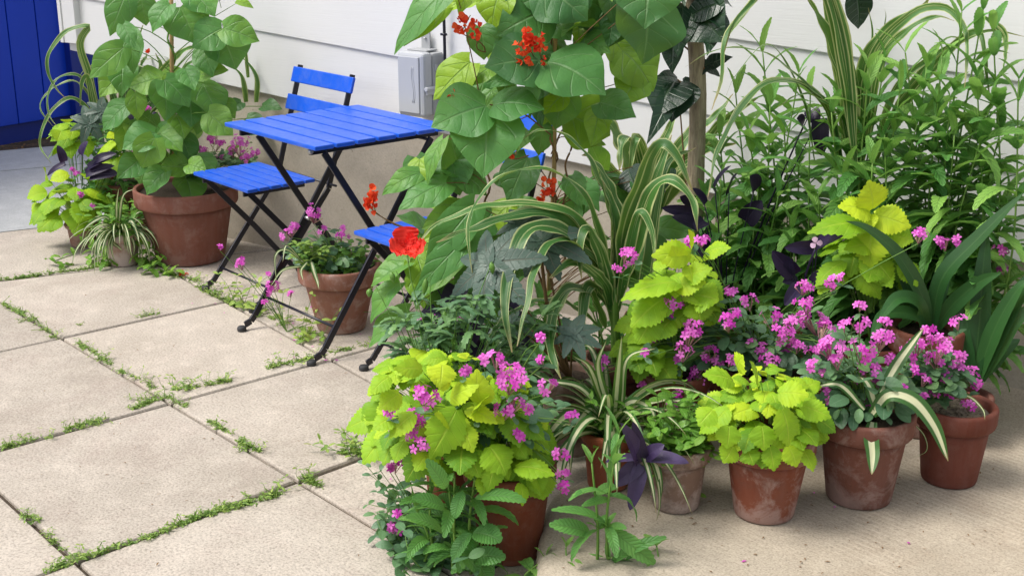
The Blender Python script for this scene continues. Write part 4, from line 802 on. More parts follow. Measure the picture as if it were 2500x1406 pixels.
for q in ((1149, 152, 1058, 245, 115, .95, .02), (1200, 165, 1145, 215, 70, .8, .04), (1082, 340, 1045, 452, 62, .55, -.02), (1030, 422, 932, 478, 66, .55, -.03), (1090, 447, 972, 513, 108, .5, -.05), (1122, 425, 1188, 478, 100, .45, 0), (1125, 428, 1098, 328, 92, .35, .03), (1128, 425, 1070, 420, 60, .4, .02), (1290, 385, 1240, 500, 115, .2, 0), (1395, 285, 1490, 332, 165, .85, .05), (1390, 300, 1440, 360, 80, .8, .06), (1322, 195, 1324, 315, 70, .1, .05), (1558, 190, 1513, 257, 110, .72, .1), (1520, 125, 1595, 225, 155, .85, .12), (1500, 100, 1560, 190, 110, .7, .14), (1572, 5, 1568, 158, 225, .02, -.05), (1585, -60, 1574, 72, 180, .12, -.12), (1500, 25, 1455, 130, 135, .08, .02), (1330, 30, 1212, 88, 165, .18, 0), (1330, -30, 1435, 52, 170, .15, -.03), (1225, -30, 1200, 78, 110, .9, 0), (1340, 40, 1395, 100, 120, .3, .03), (1400, 340, 1480, 355, 70, .8, .08), (1480, -20, 1500, 100, 150, .25, .04), (1110, -40, 962, 136, 100, .5, -.12), (1160, -50, 1120, 40, 70, .92, -.05), (1090, 20, 985, 115, 50, .9, -.08), (1160, 500, 1035, 655, 105, .5, -.1), (1150, 520, 1075, 640, 90, .35, -.03), (1165, 560, 1010, 720, 90, .5, -.1), (1140, 510, 1030, 560, 90, .75, -.02), (1120, 640, 1000, 740, 80, .5, -.06), (1000, 640, 905, 700, 90, .55, -.05), (975, 690, 905, 790, 80, .5, -.05), (1000, 760, 900, 850, 90, .5, -.05), (1120, 700, 1030, 790, 90, .4, 0), (1180, 600, 1110, 700, 100, .3, 0), (1230, 560, 1180, 640, 110, .25, .02), (1060, 500, 1130, 500, 60, .8, .1), (1395, 430, 1420, 510, 70, .5, .05), (1300, 600, 1260, 680, 100, .2, .02), (1405, 500, 1385, 560, 60, .5, 0), (1350, 90, 1320, 150, 110, .2, .04), (1270, 110, 1210, 60, 90, .2, .05), (1420, -30, 1440, 60, 120, .3, .02), (1260, -40, 1290, 60, 130, .12, .02), (1560, -40, 1640, 10, 110, .2, .05), (1230, 420, 1260, 470, 80, .3, .08)):
    x, y, tx, ty, w, t, dd = q; B = at(x, y, D+dd)
    leaf(lf, B, at(tx, ty, D+dd-R.uniform(0, .07)), m_of(w*.86, D), 'bean', arch=R.uniform(.05, .16), n=15, cols=9, tint=t+R.normal(0, .06), up=.42, lobe=.12, fold=R.uniform(.0, .32), wave=.04, nw=2, curl=R.uniform(-.05, .15))
    if R.random() < .75: k_ = at(1350+R.normal(0, 8), min(760, max(y+40+R.uniform(-30, 90), -40)), D+.02) if abs(x-1350) < 200 else at(1190, max(330, min(640, y+30)), D); st.tube(spline([k_, (k_+B)/2+UP*.015, B], 7), .0016, .0012, 4, tint=R.uniform(.2, .6), cap=False)
for i in range(88):
    if i < 58: x, y = R.uniform(1110, 1500), R.uniform(-50, 330)
    else: x, y = R.uniform(1010, 1260), R.uniform(370, 720)
    a = R.normal(1.57, .8); l = R.uniform(55, 105); dd = R.uniform(-.04, .16); B = at(x, y, D+dd)
    if 1150 < x < 1320 and 240 < y < 420 or (x < 1170 and y < 290): continue
    leaf(lf, B, at(x+l*math.cos(a), y+l*math.sin(a), D+dd-R.uniform(0, .08)), m_of(l*R.uniform(.75, .95), D), 'bean', arch=R.uniform(.05, .16), n=13, cols=9, tint=R.choice([R.uniform(.1, .4), R.uniform(.4, .65), R.uniform(.75, 1.)]), up=R.uniform(.2, .6), lobe=.12, fold=R.uniform(0, .35), wave=.04, nw=2, curl=R.uniform(-.05, .15))
for i in range(34):
    x, y = R.uniform(1375, 1600), R.uniform(400, 680); a = R.normal(1.4, .9); l = R.uniform(60, 110); dd = R.uniform(.25, .42); B = at(x, y, D+dd)
    leaf(lf, B, at(x+l*math.cos(a), y+l*math.sin(a), D+dd-R.uniform(0, .08)), m_of(l*R.uniform(.6, .9), D), 'bean', arch=.1, n=13, cols=9, tint=R.uniform(.0, .5), up=R.uniform(.2, .6), lobe=.1, fold=R.uniform(0, .35), wave=.04, nw=2)
    st.tube(spline([at(1345, min(760, y+90), D+.15), (at(1345, y+60, D+.2)+B)/2, B], 6), .0018, .0013, 4, tint=.3, cap=False)
for x, y, tx, ty, w, t in ((1235, 300, 1225, 385, 70, .35), (1290, 318, 1262, 372, 60, .6), (1130, 350, 1150, 420, 60, .5)):
    leaf(lf, at(x, y, D+.05), at(tx, ty, D), m_of(w, D), 'bean', n=13, cols=9, tint=t, up=.4, lobe=.1, fold=.15)
for x, y, r, rt in ((1137, 60, 20, (1185, 128)), (1158, 68, 17, (1185, 128)), (1290, 100, 22, (1330, 145)), (1280, 128, 20, (1330, 145)), (1316, 102, 16, (1330, 145)), (1105, 250, 17, (1140, 325)), (1098, 275, 20, (1140, 325)), (1228, 340, 16, (1260, 370)), (1240, 362, 18, (1290, 380)), (1338, 460, 18, (1350, 520)), (1318, 490, 14, (1350, 520)), (900, 480, 20, (1000, 560)), (912, 502, 17, (1000, 560)), (1330, 150, 8, (1335, 180))):
    bean_flower(p.th, st, at(x, y, D-.13), m_of(r, D), 7, UP+RT*R.normal(0, .4), at(*rt, D-.06))
lf.build('foliage', BEAN, p.th); st.build('stem', DRY, p.th)

p = hidden('potted_castor_bean', 'castor bean with grey palmate leaves in front of the bean vine', 'potted plant', 1390, 1120, S_, 120, 160, 940, TCB)
D = p.d-.12; lf = MB(); st = MB(); tc = unit(CAM-at(1250, 650, D))
castor(lf, at(1195, 645, D-.02), tc*.75+UP*.5-RT*.5, m_of(145, D), 7, 4.2, .25, st=st, root=p.soil); castor(lf, at(1320, 585, D+.08), tc*.7+UP*.75, m_of(125, D), 8, 4.7, .2, st=st, root=p.soil)
castor(lf, at(1398, 815, D-.05), tc*.7+UP*.7, m_of(75, D), 8, 4.7, .4, st=st, root=p.soil); castor(lf, at(1270, 545, D+.12), tc*.5+UP*.8, m_of(90, D), 8, 4.7, .35, st=st, root=p.soil)
castor(lf, at(1240, 790, D+.1), tc*.5+UP*.8, m_of(70, D), 8, 4.7, .2, st=st, root=p.soil)
lf.build('foliage', CAST, p.th); m = MB(); m.tube(spline([p.soil, at(1345, 800, D+.1), at(1318, 600, D+.1)], 8), .006, .004, 7); m.build('stem', DRY, p.th)
st.build('leaf_stalk', DRY, p.th)

# purple hearts
def purple(name, label, geo, lst, d, mat, fl=None, st_pts=None):
    p = potted(name, label, 'potted plant', geo, mat); mb = MB(); st = MB()
    for x, y, tx, ty, w, t in lst:
        dd = p.d+d+R.uniform(-.04, .04); leaf(mb, at(x, y, dd), at(tx, ty, dd-R.uniform(0, .06)), m_of(w, dd), 'purp', arch=.06, n=11, cols=5, fold=.32, tint=t, up=.4)
        if R.random() < .8: st.tube(spline([p.soil, (p.soil+at(x, y, dd))/2+UP*.03, at(x, y, dd)], 6), .0022, .0016, 5, tint=.2)
    mb.build('foliage', PURP, p.th); st.build('stem', PURP, p.th); return p
p = purple('potted_purple_heart', 'dark purple leaved plant under the grey castor bean leaves', (1150, 1090, 0, 100, 140, 930), [(1090, 700, 1060, 760, 60, .4), (1120, 700, 1090, 780, 60, .3), (1060, 690, 1040, 650, 40, .2), (1140, 740, 1120, 820, 70, .45), (1130, 770, 1160, 840, 60, .4), (1070, 760, 1020, 800, 50, .3), (1250, 720, 1235, 800, 50, .35), (1270, 760, 1255, 840, 50, .3), (1290, 820, 1275, 880, 50, .3), (1110, 640, 1080, 690, 40, .25), (1290, 850, 1240, 890, 46, .2), (1180, 840, 1140, 890, 50, .3)], 0, TCE)
for x, y in ((1125, 775), (1145, 780), (1335, 825), (1030, 785), (1055, 780)): cluster(p.th, at(x, y, p.d-.12), m_of(8, 3), p.soil, nf=3)
p = purple('potted_purple_heart', 'dark purple leaved plant at the foot of the young tree', (1760, 960, S_, 110, 150, 800), [(1700, 525, 1615, 508, 32, .25), (1700, 555, 1640, 530, 34, .2), (1720, 500, 1690, 460, 36, .2), (1745, 460, 1785, 405, 34, .15), (1780, 470, 1800, 425, 30, .2), (1690, 490, 1660, 480, 30, .2), (1720, 540, 1690, 560, 34, .3), (1840, 470, 1830, 430, 60, .2), (1980, 270, 1995, 305, 36, .3), (1960, 310, 1945, 290, 50, .1), (1820, 540, 1860, 490, 50, .15), (1750, 600, 1700, 620, 70, .1), (2000, 290, 2005, 380, 40, .2)], -.02, TCE)
p = purple('potted_purple_heart', 'purple leaved plant with one pale pink flower beside the upright lime coleus', (1960, 1045, S_, 110, 150, 850), [(1985, 605, 1915, 605, 34, .35), (1995, 600, 2065, 572, 40, .4), (1940, 670, 1885, 612, 46, .3), (1950, 690, 1910, 690, 34, .35), (1950, 700, 1915, 745, 40, .5), (1985, 690, 2010, 660, 30, .3), (1930, 670, 1925, 625, 28, .2)], -.06, TCE)
c = at(1992, 594, p.d-.1); fb = MB(); floret(fb, c, unit(CAM-c)+UP*.3, .016, 3, .5, wid=1.0); fb.build('flower', LILAC, p.th, loc=c); m = MB(); m.tube(spline([p.soil, at(1965, 690, p.d-.05), at(1990, 610, p.d-.09)], 8), .004, .003, 6); m.build('flower_stem', PURP, p.th)
pb = [o for o in bpy.data.objects if o.name.startswith('potted_zinnia')][0]; dz = depth(ORG[pb.name])-.13
mb = MB()
for x, y, tx, ty, w, t in ((1560, 1125, 1515, 1032, 44, .6), (1570, 1125, 1545, 1028, 34, .35), (1555, 1118, 1478, 1128, 28, .75), (1575, 1115, 1622, 1085, 38, .7), (1580, 1118, 1682, 1130, 48, .65), (1562, 1130, 1500, 1185, 46, .6), (1565, 1135, 1538, 1245, 42, .75)):
    leaf(mb, at(x, y, dz), at(tx, ty, dz-R.uniform(0, .05)), m_of(w, dz), 'purp', arch=.06, n=13, cols=7, fold=.25, tint=t, up=.3); mb.build('purple_leaf', PURP, pb); mb = MB()
m = MB(); m.tube(spline([ORG[pb.name]+UP*.13, at(1600, 1090, dz+.02), at(1565, 1125, dz)], 8), .004, .0035, 6); m.build('purple_stem', PURP, pb)

# ------------------------------------------------------------------ tall toothed herbs against the wall
hb = [(1862, 130, 3.45), (1796, 230, 3.4), (1978, 232, 3.3), (2120, 168, 3.2), (2197, 222, 3.25), (2262, 165, 3.3), (2300, 142, 3.25), (2348, 30, 3.3), (2400, 25, 3.35), (2425, 75, 3.2), (2487, 195, 3.2), (1828, 330, 3.25), (1915, 330, 3.2), (2030, 275, 3.1), (1756, 330, 3.4), (1998, 478, 3.02), (1850, 470, 3.1), (2290, 290, 3.1), (2385, 190, 3.1), (1770, 560, 3.05), (2330, 330, 3.05), (1935, 560, 2.98), (2240, 420, 3.1), (2060, 430, 3.12), (2440, 330, 3.15), (2160, 330, 3.15), (1720, 480, 3.25), (2395, 420, 3.15), (1800, 690, 3.0), (1885, 440, 3.3), (1950, 400, 3.35), (2090, 330, 3.35), (2350, 430, 3.3), (1815, 420, 3.4), (1880, 260, 3.2), (1950, 180, 3.45), (2050, 240, 3.4), (2160, 150, 3.45), (2240, 300, 3.0), (2320, 240, 3.0), (2420, 250, 3.05), (2130, 400, 3.0), (1760, 430, 3.1), (1900, 480, 3.0), (2370, 330, 3.2), (2460, 470, 3.2), (2210, 130, 3.4), (1840, 560, 3.0)]
for i, (x, y, d) in enumerate(hb):
    xb = min(x+R.normal(0, 12)-(x-2080)*.08, 2345+R.normal(0, 25)); bs = onz(xb, 585+.23*(xb-674)+28+(3.45-d)*(120 if xb < 2170 else 30), SZ); tp = at(x, y, depth(bs)-.03)
    t = thing('tall_herb', bs, 'tall upright green herb with toothed narrow leaves in the clump against the siding', 'plant', 'tall green herbs against the siding')
    st = MB(); lf = MB(); L_ = tp[2]-SZ; herb(st, lf, bs, tp, L=.18, w=.040, n=int(np.clip(L_/.064, 7, 13)), first=.2, tint=(.15, .95), sr=.004, side_on=True); st.build('stem', STEMG, t); lf.build('foliage', HERB, t)
# low greenery under the herbs
u = thing('herb_undergrowth', onz(2000, 960, SZ), 'dense low green stems and leaves between the back pots', 'plant'); st = MB(); lf = MB()
for i in range(64):
    bx = R.uniform(1720, 2280); b = onz(bx, 585+.23*(bx-674)+R.uniform(28, 90 if bx < 2150 else 45), SZ); herb(st, lf, b, b+UP*R.uniform(.22, .50)+R.normal(0, .02, 3), L=.13, w=.032, n=6, tint=(.05, .35), first=.2, trail=False)
for i in range(46):
    b = onz(R.uniform(1060, 1620), R.uniform(1000, 1110), .0); herb(st, lf, b, b+UP*R.uniform(.18, .46)+R.normal(0, .02, 3), L=.11, w=.03, n=7, tint=(.05, .5), first=.2, trail=False)
lf.build('foliage', HERB, u); st.build('stem', STEMG, u)

# two herbs in front, and the weeds round their feet
def front_herb(label, stems, d0, extra=0):
    t = thing('seedling_herb', onz(*stems[0][0], 0), label, 'plant'); lf = MB()
    for (bx, by), (tx, ty), n, L in stems:
        st = MB(); b = onz(bx, by, 0); d = depth(b); herb(st, lf, b, at(tx, ty, d-.02), L=L, w=.024, n=n, side_on=True, first=.2, tint=(.2, .65), sr=.0042, bend=.01); st.build('stem', STEMG, t)
    return t, st, lf
t, st, lf = front_herb('dark green toothed herb growing at the left foot of the deep red pot', [((1105, 1400), (1085, 1120), 6, .11), ((1150, 1400), (1165, 1130), 6, .11), ((1140, 1390), (1120, 1200), 5, .10), ((1180, 1410), (1190, 1290), 4, .08), ((1060, 1390), (1050, 1180), 6, .10), ((1120, 1400), (1110, 1160), 5, .1), ((1030, 1390), (1020, 1250), 4, .09)], 0)
for x, y, tx, ty, w in ((1160, 1215, 1285, 1225, 44), (1155, 1300, 1225, 1320, 60), (1150, 1360, 1235, 1360, 50), (1085, 1240, 1005, 1215, 40), (1080, 1300, 990, 1260, 40), (1090, 1190, 1040, 1120, 36), (1130, 1200, 1110, 1265, 34), (1150, 1300, 1105, 1370, 40), (1120, 1340, 1170, 1400, 44), (1170, 1380, 1195, 1430, 40)):
    leaf_px(lf, (x, y), (tx, ty), w, depth(onz(1150, 1400, 0))-.06, -.03, 'lance', tint=R.uniform(.1, .5), arch=.12, n=23, cols=5, serr=.14, fold=.2, up=.5)
lf.build('foliage', HERB, t)
t, st, lf = front_herb('slim green toothed herb sprouting alone in front of the walkway slab', [((1490, 1440), (1512, 1060), 5, .12), ((1455, 1440), (1445, 1130), 4, .09)], 0)
for x, y, tx, ty, w in ((1485, 1285, 1345, 1245, 34), (1440, 1300, 1340, 1280, 40), (1490, 1290, 1600, 1375, 44), (1490, 1375, 1628, 1310, 30), (1490, 1220, 1420, 1235, 22), (1487, 1385, 1420, 1400, 40), (1480, 1290, 1530, 1290, 26), (1490, 1200, 1525, 1060, 18), (1488, 1210, 1460, 1115, 12)):
    leaf_px(lf, (x, y), (tx, ty), w, depth(onz(1490, 1440, 0))-.01, -.03, 'lance', tint=R.uniform(.2, .6), arch=.14, n=23, cols=5, serr=.14, fold=.2, up=.55)
lf.build('foliage', HERB, t)
t = thing('catchfly', onz(1010, 1370, 0), 'self sown catchfly with oval leaves spreading on the pavers beside the deep red pot', 'plant'); st = MB(); lf = MB()
r0 = onz(1040, 1340, 0)
for i in range(40):
    b = onz(R.uniform(950, 1150), R.uniform(1270, 1400), 0); sprig(st, lf, b, b+A(*R.normal(0, .05, 2), R.uniform(.02, .10)), R.integers(3, 5), .045, .55, (.2, .75))
for x, y, r in ((972, 1132, 22), (985, 1110, 12), (962, 1285, 14), (970, 1255, 10), (975, 1295, 10), (950, 1140, 8)): cluster(t, at(x, y, depth(r0)), m_of(r, 2.8), r0, stems=st)
for tx, ty in ((905, 1160), (900, 1230), (920, 1200), (930, 1150), (890, 1130)): sprig(st, lf, r0, at(tx, ty, depth(r0)+.05), 6, .03, .5, (.4, .9))
lf.build('foliage', GLAU, t); st.build('stem', STEMG, t)
t = thing('seedling_herb', onz(1400, 1420, 0), 'cluster of light green nettle like seedlings at the bottom edge by the slab', 'plant'); lf = MB(); st = MB()
for bx, by, dx in ((1330, 1425, 0), (1380, 1430, 0), (1560, 1430, 0), (1600, 1425, 0)): b = onz(bx, by, 0); herb(st, lf, b, b+UP*R.uniform(.06, .1), L=.07, w=.03, n=3, first=.4, tint=(.5, 1.), trail=False)
lf.build('foliage', HERB, t); st.build('stem', STEMG, t)

# ------------------------------------------------------------------ pot under the table and catchfly in the joints beside it
p = potted('potted_catchfly', 'small catchfly and mixed greenery in the weathered clay pot under the table', 'potted plant', (835, 818, 0, 120, 200, 672), TCM, rimh=.26)
catchfly(p.th, p.soil, [(765, 525, 26), (712, 560, 22), (700, 575, 16), (785, 565, 12), (835, 580, 14), (838, 560, 8)], p.d-.05, at(800, 625, p.d), (.125, .12, .085), 70, 'catchfly_foliage', L=.040)
lf = MB(); st = MB()
for i in range(44):
    q = p.soil+A(*R.normal(0, .055, 2), .0); sprig(st, lf, q, q+A(*R.normal(0, .03, 2), R.uniform(.02, .09)), 4, .032, .6, (.15, .8))
lf.build('foliage', FRESH, p.th)
for i in range(16):
    q = at(R.uniform(720, 800), R.uniform(590, 650), p.d-.1); az = R.uniform(0, 6.28)
    for k in range(4): arching(st, q, az+k*1.5, R.uniform(.2, 1), .035, .012, .8, 'lance', 9, serr=.4, tint=.5)
st.build('undergrowth', WEED, p.th); mb = MB()
for pts, w in (([(760, 640), (765, 660), (775, 690), (778, 705)], 12), ([(740, 640), (700, 610), (672, 625), (675, 690)], 8), ([(735, 650), (690, 660), (660, 700)], 8), ([(750, 640), (735, 660), (740, 685)], 9), ([(735, 635), (700, 600), (690, 640)], 9)): strap(mb, pts, w, p.d-.12, p.d-.2, 'ribbon', fold=.3, roll=R.normal(0, 15))
mb.build('striped_leaf', SPID, p.th)
t = thing('catchfly', onz(690, 800, 0), 'spindly pink catchfly seeded in the joint left of the pot under the table', 'plant'); st = MB(); lf = MB()
for i in range(14):
    b = onz(*(A(560, 740)+A(240, 100)*R.random()+R.normal(0, 8, 2)), 0); sprig(st, lf, b, b+A(*R.normal(0, .05, 2), R.uniform(.03, .16)), R.integers(3, 5), .035, .5, (.35, 1.))
for x, y, r in ((590, 648, 15), (588, 638, 10), (665, 700, 19), (658, 712, 12), (712, 720, 9), (865, 746, 10), (927, 749, 12), (537, 606, 7), (645, 740, 7), (655, 672, 6)): cluster(t, at(x, y, depth(onz(700, 812, 0))), m_of(r, 4.1), onz(700, 810, 0), stems=st)
lf.build('foliage', WEED, t); st.build('stem', STEMG, t)

# ------------------------------------------------------------------ group of pots on the left
p = potted('potted_bean', 'leafy runner bean on a cane in the largest terracotta pot left of the table', 'potted plant', (468, 651, 0, 168, 246, 482), TCG, rimh=.24, rimo=.010)
D = p.d-.05; lf = MB(); st = MB(); cn = MB(); cn.tube(np.array([p.soil-UP*.03, at(424, 400, D), at(420, 200, D), at(416, -200, D)]), .009, .008, 9); cn.tube(np.array([p.soil+RT*.04, at(430, 380, D), at(424, 250, D)]), .006, .005, 8); cn.build('cane', BAMBOO, p.th)
vine(st, [(426, 420), (420, 200), (417, 0), (416, -150)], D, .014, 6, .004)
for q in ((310, -20, 268, 90, 95), (345, -5, 357, 64, 90), (415, 12, 372, 82, 84), (440, 18, 482, 110, 145), (468, -20, 525, 42, 120), (542, 70, 468, 118, 120), (545, 80, 576, 172, 150), (545, 70, 634, 102, 100), (302, 117, 218, 192, 100), (322, 78, 326, 182, 80), (395, 193, 316, 215, 115), (398, 205, 404, 298, 120), (402, 195, 462, 263, 120), (452, 168, 476, 222, 76), (485, 185, 559, 172, 84), (495, 205, 531, 295, 122), (463, 243, 466, 312, 105), (508, 275, 570, 332, 105), (312, 255, 250, 322, 95), (330, 225, 336, 295, 68), (380, 325, 298, 366, 120), (378, 337, 345, 412, 105), (384, 325, 446, 372, 120), (345, 388, 284, 437, 84), (405, 418, 358, 477, 95), (455, 410, 390, 407, 90), (455, 435, 469, 500, 115), (460, 402, 505, 418, 70), (440, 330, 470, 400, 90), (430, 280, 450, 340, 90), (500, 110, 520, 190, 100), (350, 420, 340, 450, 60), (505, 260, 480, 330, 90), (300, 60, 330, 120, 60), (480, 380, 530, 420, 90), (540, 250, 575, 290, 80), (640, 260, 690, 268, 55), (590, 250, 560, 275, 50), (600, 290, 640, 330, 90), (560, 370, 620, 350, 70), (585, 400, 640, 410, 60)):
    x, y, tx, ty, w = q; dd = R.uniform(-.18, .02)+(.25 if x > 555 else 0); B = at(x, y, D+dd); tt = R.uniform(.36, .70) if x < 555 else .1
    leaf(lf, B, at(tx, ty, D+dd-R.uniform(0, .08)), m_of(w*.72, D), 'bean', arch=R.uniform(.05, .13), n=13, cols=9, tint=tt, up=R.uniform(.3, .6), lobe=.12, fold=R.uniform(.0, .35), wave=.04, nw=2, curl=R.uniform(-.05, .15))
    k_ = at(420+R.normal(0, 6), min(430, y+50+R.uniform(-20, 60)), D); st.tube(spline([k_, (k_+B)/2+UP*.02, B], 7), .0022, .0016, 4, tint=R.uniform(.3, .8), cap=False)
for i in range(14):
    x, y = R.choice([R.uniform(290, 390), R.uniform(450, 530)]), R.uniform(120, 420); a = R.normal(1.57, .8); l = R.uniform(60, 100); dd = R.uniform(-.02, .15); B = at(x, y, D+dd)
    leaf(lf, B, at(x+l*math.cos(a), y+l*math.sin(a), D+dd-R.uniform(0, .08)), m_of(l*R.uniform(.7, .9), D), 'bean', arch=R.uniform(.05, .16), n=13, cols=9, tint=R.uniform(.2, .75), up=R.uniform(.2, .6), lobe=.12, fold=R.uniform(0, .35), wave=.04, nw=2)
for a, b in (((430, 60), (540, 0)), ((440, 40), (400, 20)), ((430, 80), (370, 60)), ((525, 40), (575, 10)), ((540, 20), (530, -20))): st.tube(np.array([at(*a, D), at(*b, D-.05)]), .0016, .001, 4)
leaf_px(lf, (575, 5), (620, 22), 30, D, 0, 'bean', tint=.8); bean_flower(p.th, st, at(357, 132, D-.1), m_of(9, D), 4, UP)
lf.build('foliage', BEAN, p.th); st.build('stem', STEMG, p.th)
catchfly(p.th, p.soil, [(522, 340, 22), (530, 355, 16), (585, 358, 28), (570, 372, 18), (600, 385, 18), (622, 373, 12), (500, 375, 16), (488, 370, 12), (520, 402, 14), (545, 385, 12)], p.d-.02, at(530, 410, p.d), (.13, .12, .06), 60, 'catchfly_foliage', L=.045)
mb = MB()
for pts, w, dd in (([(600, 250), (590, 190), (565, 160)], 18, 0), ([(625, 250), (625, 190), (600, 150), (580, 140)], 16, 0), ([(605, 190), (600, 130), (605, 100)], 12, 0)): strap(mb, pts, w, p.d+.2, p.d+.15, 'ribbon', fold=.3)
mb.build('striped_leaf', CORN, p.th)
p = potted('potted_spider_plant', 'little striped spider plant in a whitewashed clay pot left of the largest pot', 'potted plant', (305, 653, 0, 66, 92, 574), TCW, rimh=.26, rimo=.005)
mb = MB(); spider(mb, p.soil, 54, .25, .018, .03, (.5, 1.5), (1.3, 2.5))
for pts, w in (([(285, 560), (275, 590), (290, 605), (298, 612)], 13), ([(300, 560), (320, 540), (335, 570), (340, 595)], 13), ([(270, 560), (245, 570), (232, 610), (231, 668)], 8), ([(280, 555), (255, 530), (210, 555), (200, 590)], 10), ([(290, 550), (300, 480), (330, 460)], 10), ([(285, 550), (285, 500), (290, 460)], 10)): strap(mb, pts, w, p.d-.05, p.d-.14, 'ribbon', fold=.3, roll=R.normal(0, 15))
mb.build('foliage', SPID, p.th); lf = MB(); st = MB()
for i in range(30): q = p.soil+A(*R.normal(0, .03, 2), 0); sprig(st, lf, q, q+A(*R.normal(0, .06, 2), R.uniform(.04, .14)), 3, .05, .45)
lf.build('undergrowth', FRESH, p.th)
p = potted('potted_coleus', 'lime green coleus with purple leaves in the small clay pot at the far left', 'potted plant', (205, 606, 0, 60, 82, 552), TCM)
lf = MB(); st = MB(); D = p.d
dome(lf, st, at(190, 500, D), (.17, .15, .135), 66, .085, droop=.45, root=p.soil, wr=.85, tlo=.1, thi=.65, **LK['lime']); dome(lf, st, at(180, 340, D+.1), (.075, .08, .12), 18, .08, droop=.5, root=p.soil, wr=.7, tlo=.2, thi=.7, **LK['lime']); dome(lf, st, at(290, 380, D-.05), (.06, .07, .09), 16, .075, droop=.5, root=p.soil, wr=.75, tlo=.3, thi=.8, **LK['lime'])
for x, y, tx, ty, w in ((115, 470, 66, 485, 50), (110, 440, 105, 410, 40), (110, 510, 78, 525, 56), (150, 320, 140, 345, 40), (165, 300, 160, 292, 26)): leaf_px(lf, (x, y), (tx, ty), w, D, -.03, 'lime', tint=.6, arch=.1, n=19, cols=7, serr=.15, up=.45)
lf.build('foliage', LIME, p.th); st.build('stem', STEMG, p.th); mb = MB()
for x, y, tx, ty, w, t in ((155, 395, 140, 355, 22, .5), (160, 400, 115, 430, 16, .3), (215, 410, 275, 385, 20, .3), (220, 430, 290, 425, 34, .1), (210, 425, 280, 405, 26, .35), (200, 380, 215, 345, 26, .55), (230, 395, 285, 375, 22, .3)): mb = MB(); leaf_px(mb, (x, y), (tx, ty), w, D-.15, 0, 'purp', tint=t, fold=.3, n=9, cols=5, up=.4); mb.build('purple_leaf', PURP, p.th)
for x, y, r in ((195, 478, 7), (227, 503, 6), (185, 425, 9), (178, 415, 6)): cluster(p.th, at(x, y, D-.17), m_of(r, D), p.soil, nf=4)
p = potted('potted_corn', 'striped corn with purple and dark palmate leaves behind the largest pot', 'potted plant', (330, 585, 0, 110, 150, 455), TCG)
mb = MB(); D = p.d+.05
corn(mb, D, (([(250, 330), (220, 200), (195, 110), (215, 65), (160, 80), (120, 130), (118, 180), (140, 220), (160, 240)], 18, -.1, 15), ([(245, 340), (225, 230), (190, 185), (145, 190), (118, 230), (120, 280), (140, 310)], 11, -.15, 20), ([(245, 350), (215, 270), (170, 240), (120, 280), (97, 350), (125, 400)], 11, -.2, 20), ([(240, 350), (225, 250), (185, 200), (140, 210), (105, 240), (100, 270), (130, 310)], 9, -.1, 20), ([(250, 350), (230, 260), (215, 190), (200, 200), (195, 260)], 18, -.1, 0), ([(240, 350), (210, 280), (170, 290)], 12, 0, 0),
 ([(290, 340), (280, 250), (260, 190)], 24, 0, 0), ([(300, 330), (320, 230), (350, 150), (365, 130)], 22, .05, 10), ([(280, 340), (260, 260), (240, 220)], 24, 0, 10), ([(310, 320), (380, 200), (440, 130), (490, 110)], 22, .05, 10), ([(320, 320), (420, 200), (500, 120)], 20, .1, 10), ([(320, 330), (430, 220), (520, 160)], 24, .1, 0), ([(270, 330), (250, 230), (240, 150), (215, 170)], 16, .05, 0), ([(300, 320), (310, 180), (345, 75), (350, 60)], 14, .05, 0), ([(295, 330), (300, 200), (290, 130)], 20, .08, 0), ([(260, 340), (270, 260), (300, 200)], 20, 0, 0), ([(330, 320), (390, 180), (380, 130)], 20, .1, 10), ([(290, 330), (330, 200), (300, 160)], 26, .1, 0)))
mb.build('foliage', CORN, p.th); mb = MB(); D -= .2
for i in range(10):
    az = R.uniform(0, 6.28); arching(mb, at(300, 200, D+.2), az, R.uniform(.9, 1.4), .3, .018, 1.6, 'ribbon', 14)
mb.build('striped_leaf', SPID, p.th); mb = MB()
for x, y, tx, ty, w, t in ((310, 285, 325, 320, 22, .4), (320, 280, 340, 310, 24, .3), (300, 310, 310, 340, 26, .2), (350, 290, 345, 330, 26, .3), (370, 280, 390, 295, 20, .2), (290, 345, 265, 360, 30, .2), (300, 330, 270, 345, 26, .3), (330, 300, 300, 290, 20, .3)): mb = MB(); leaf_px(mb, (x, y), (tx, ty), w, D, 0, 'purp', tint=t, fold=.3, n=9, cols=5, up=.4); mb.build('purple_leaf', PURP, p.th)
mb = MB(); castor(mb, at(215, 300, D), unit(CAM-at(215, 300, D))*.8+UP*.5, m_of(60, D), 7, 4.6, .25); castor(mb, at(245, 270, D-.02), unit(CAM-at(215, 300, D))*.8+UP*.7, m_of(50, D), 7, 5.2, .2); mb.build('palmate_leaf', CAST, p.th)
lf = MB(); st = MB()
for i in range(24):
    b = at(R.uniform(215, 330), R.uniform(330, 480), D+R.uniform(-.05, .2)); herb(st, lf, b-UP*.1, b+UP*.06, L=.08, w=.025, n=5, tint=(.1, .5), trail=False)
lf.build('undergrowth', HERB, p.th)
for x, y in ((360, 268), (355, 275), (330, 372), (385, 375)): cluster(p.th, at(x, y, D-.1), m_of(8, D), p.soil, nf=4)
t = thing('seedling_herb', onz(360, 655, 0), 'leafy green seedlings sprouting between the whitewashed pot and the largest pot', 'plant'); lf = MB(); st = MB()
for x, y, h in ((355, 650, .09), (370, 655, .07), (345, 645, .1), (385, 665, .05), (410, 668, .04), (335, 640, .08), (240, 645, .06), (210, 645, .08), (180, 648, .05), (260, 650, .05)): b = onz(x, y, 0); herb(st, lf, b, b+UP*h+R.normal(0, .012, 3), L=.065, w=.026, n=4, tint=(.4, .9), trail=False, first=.15)
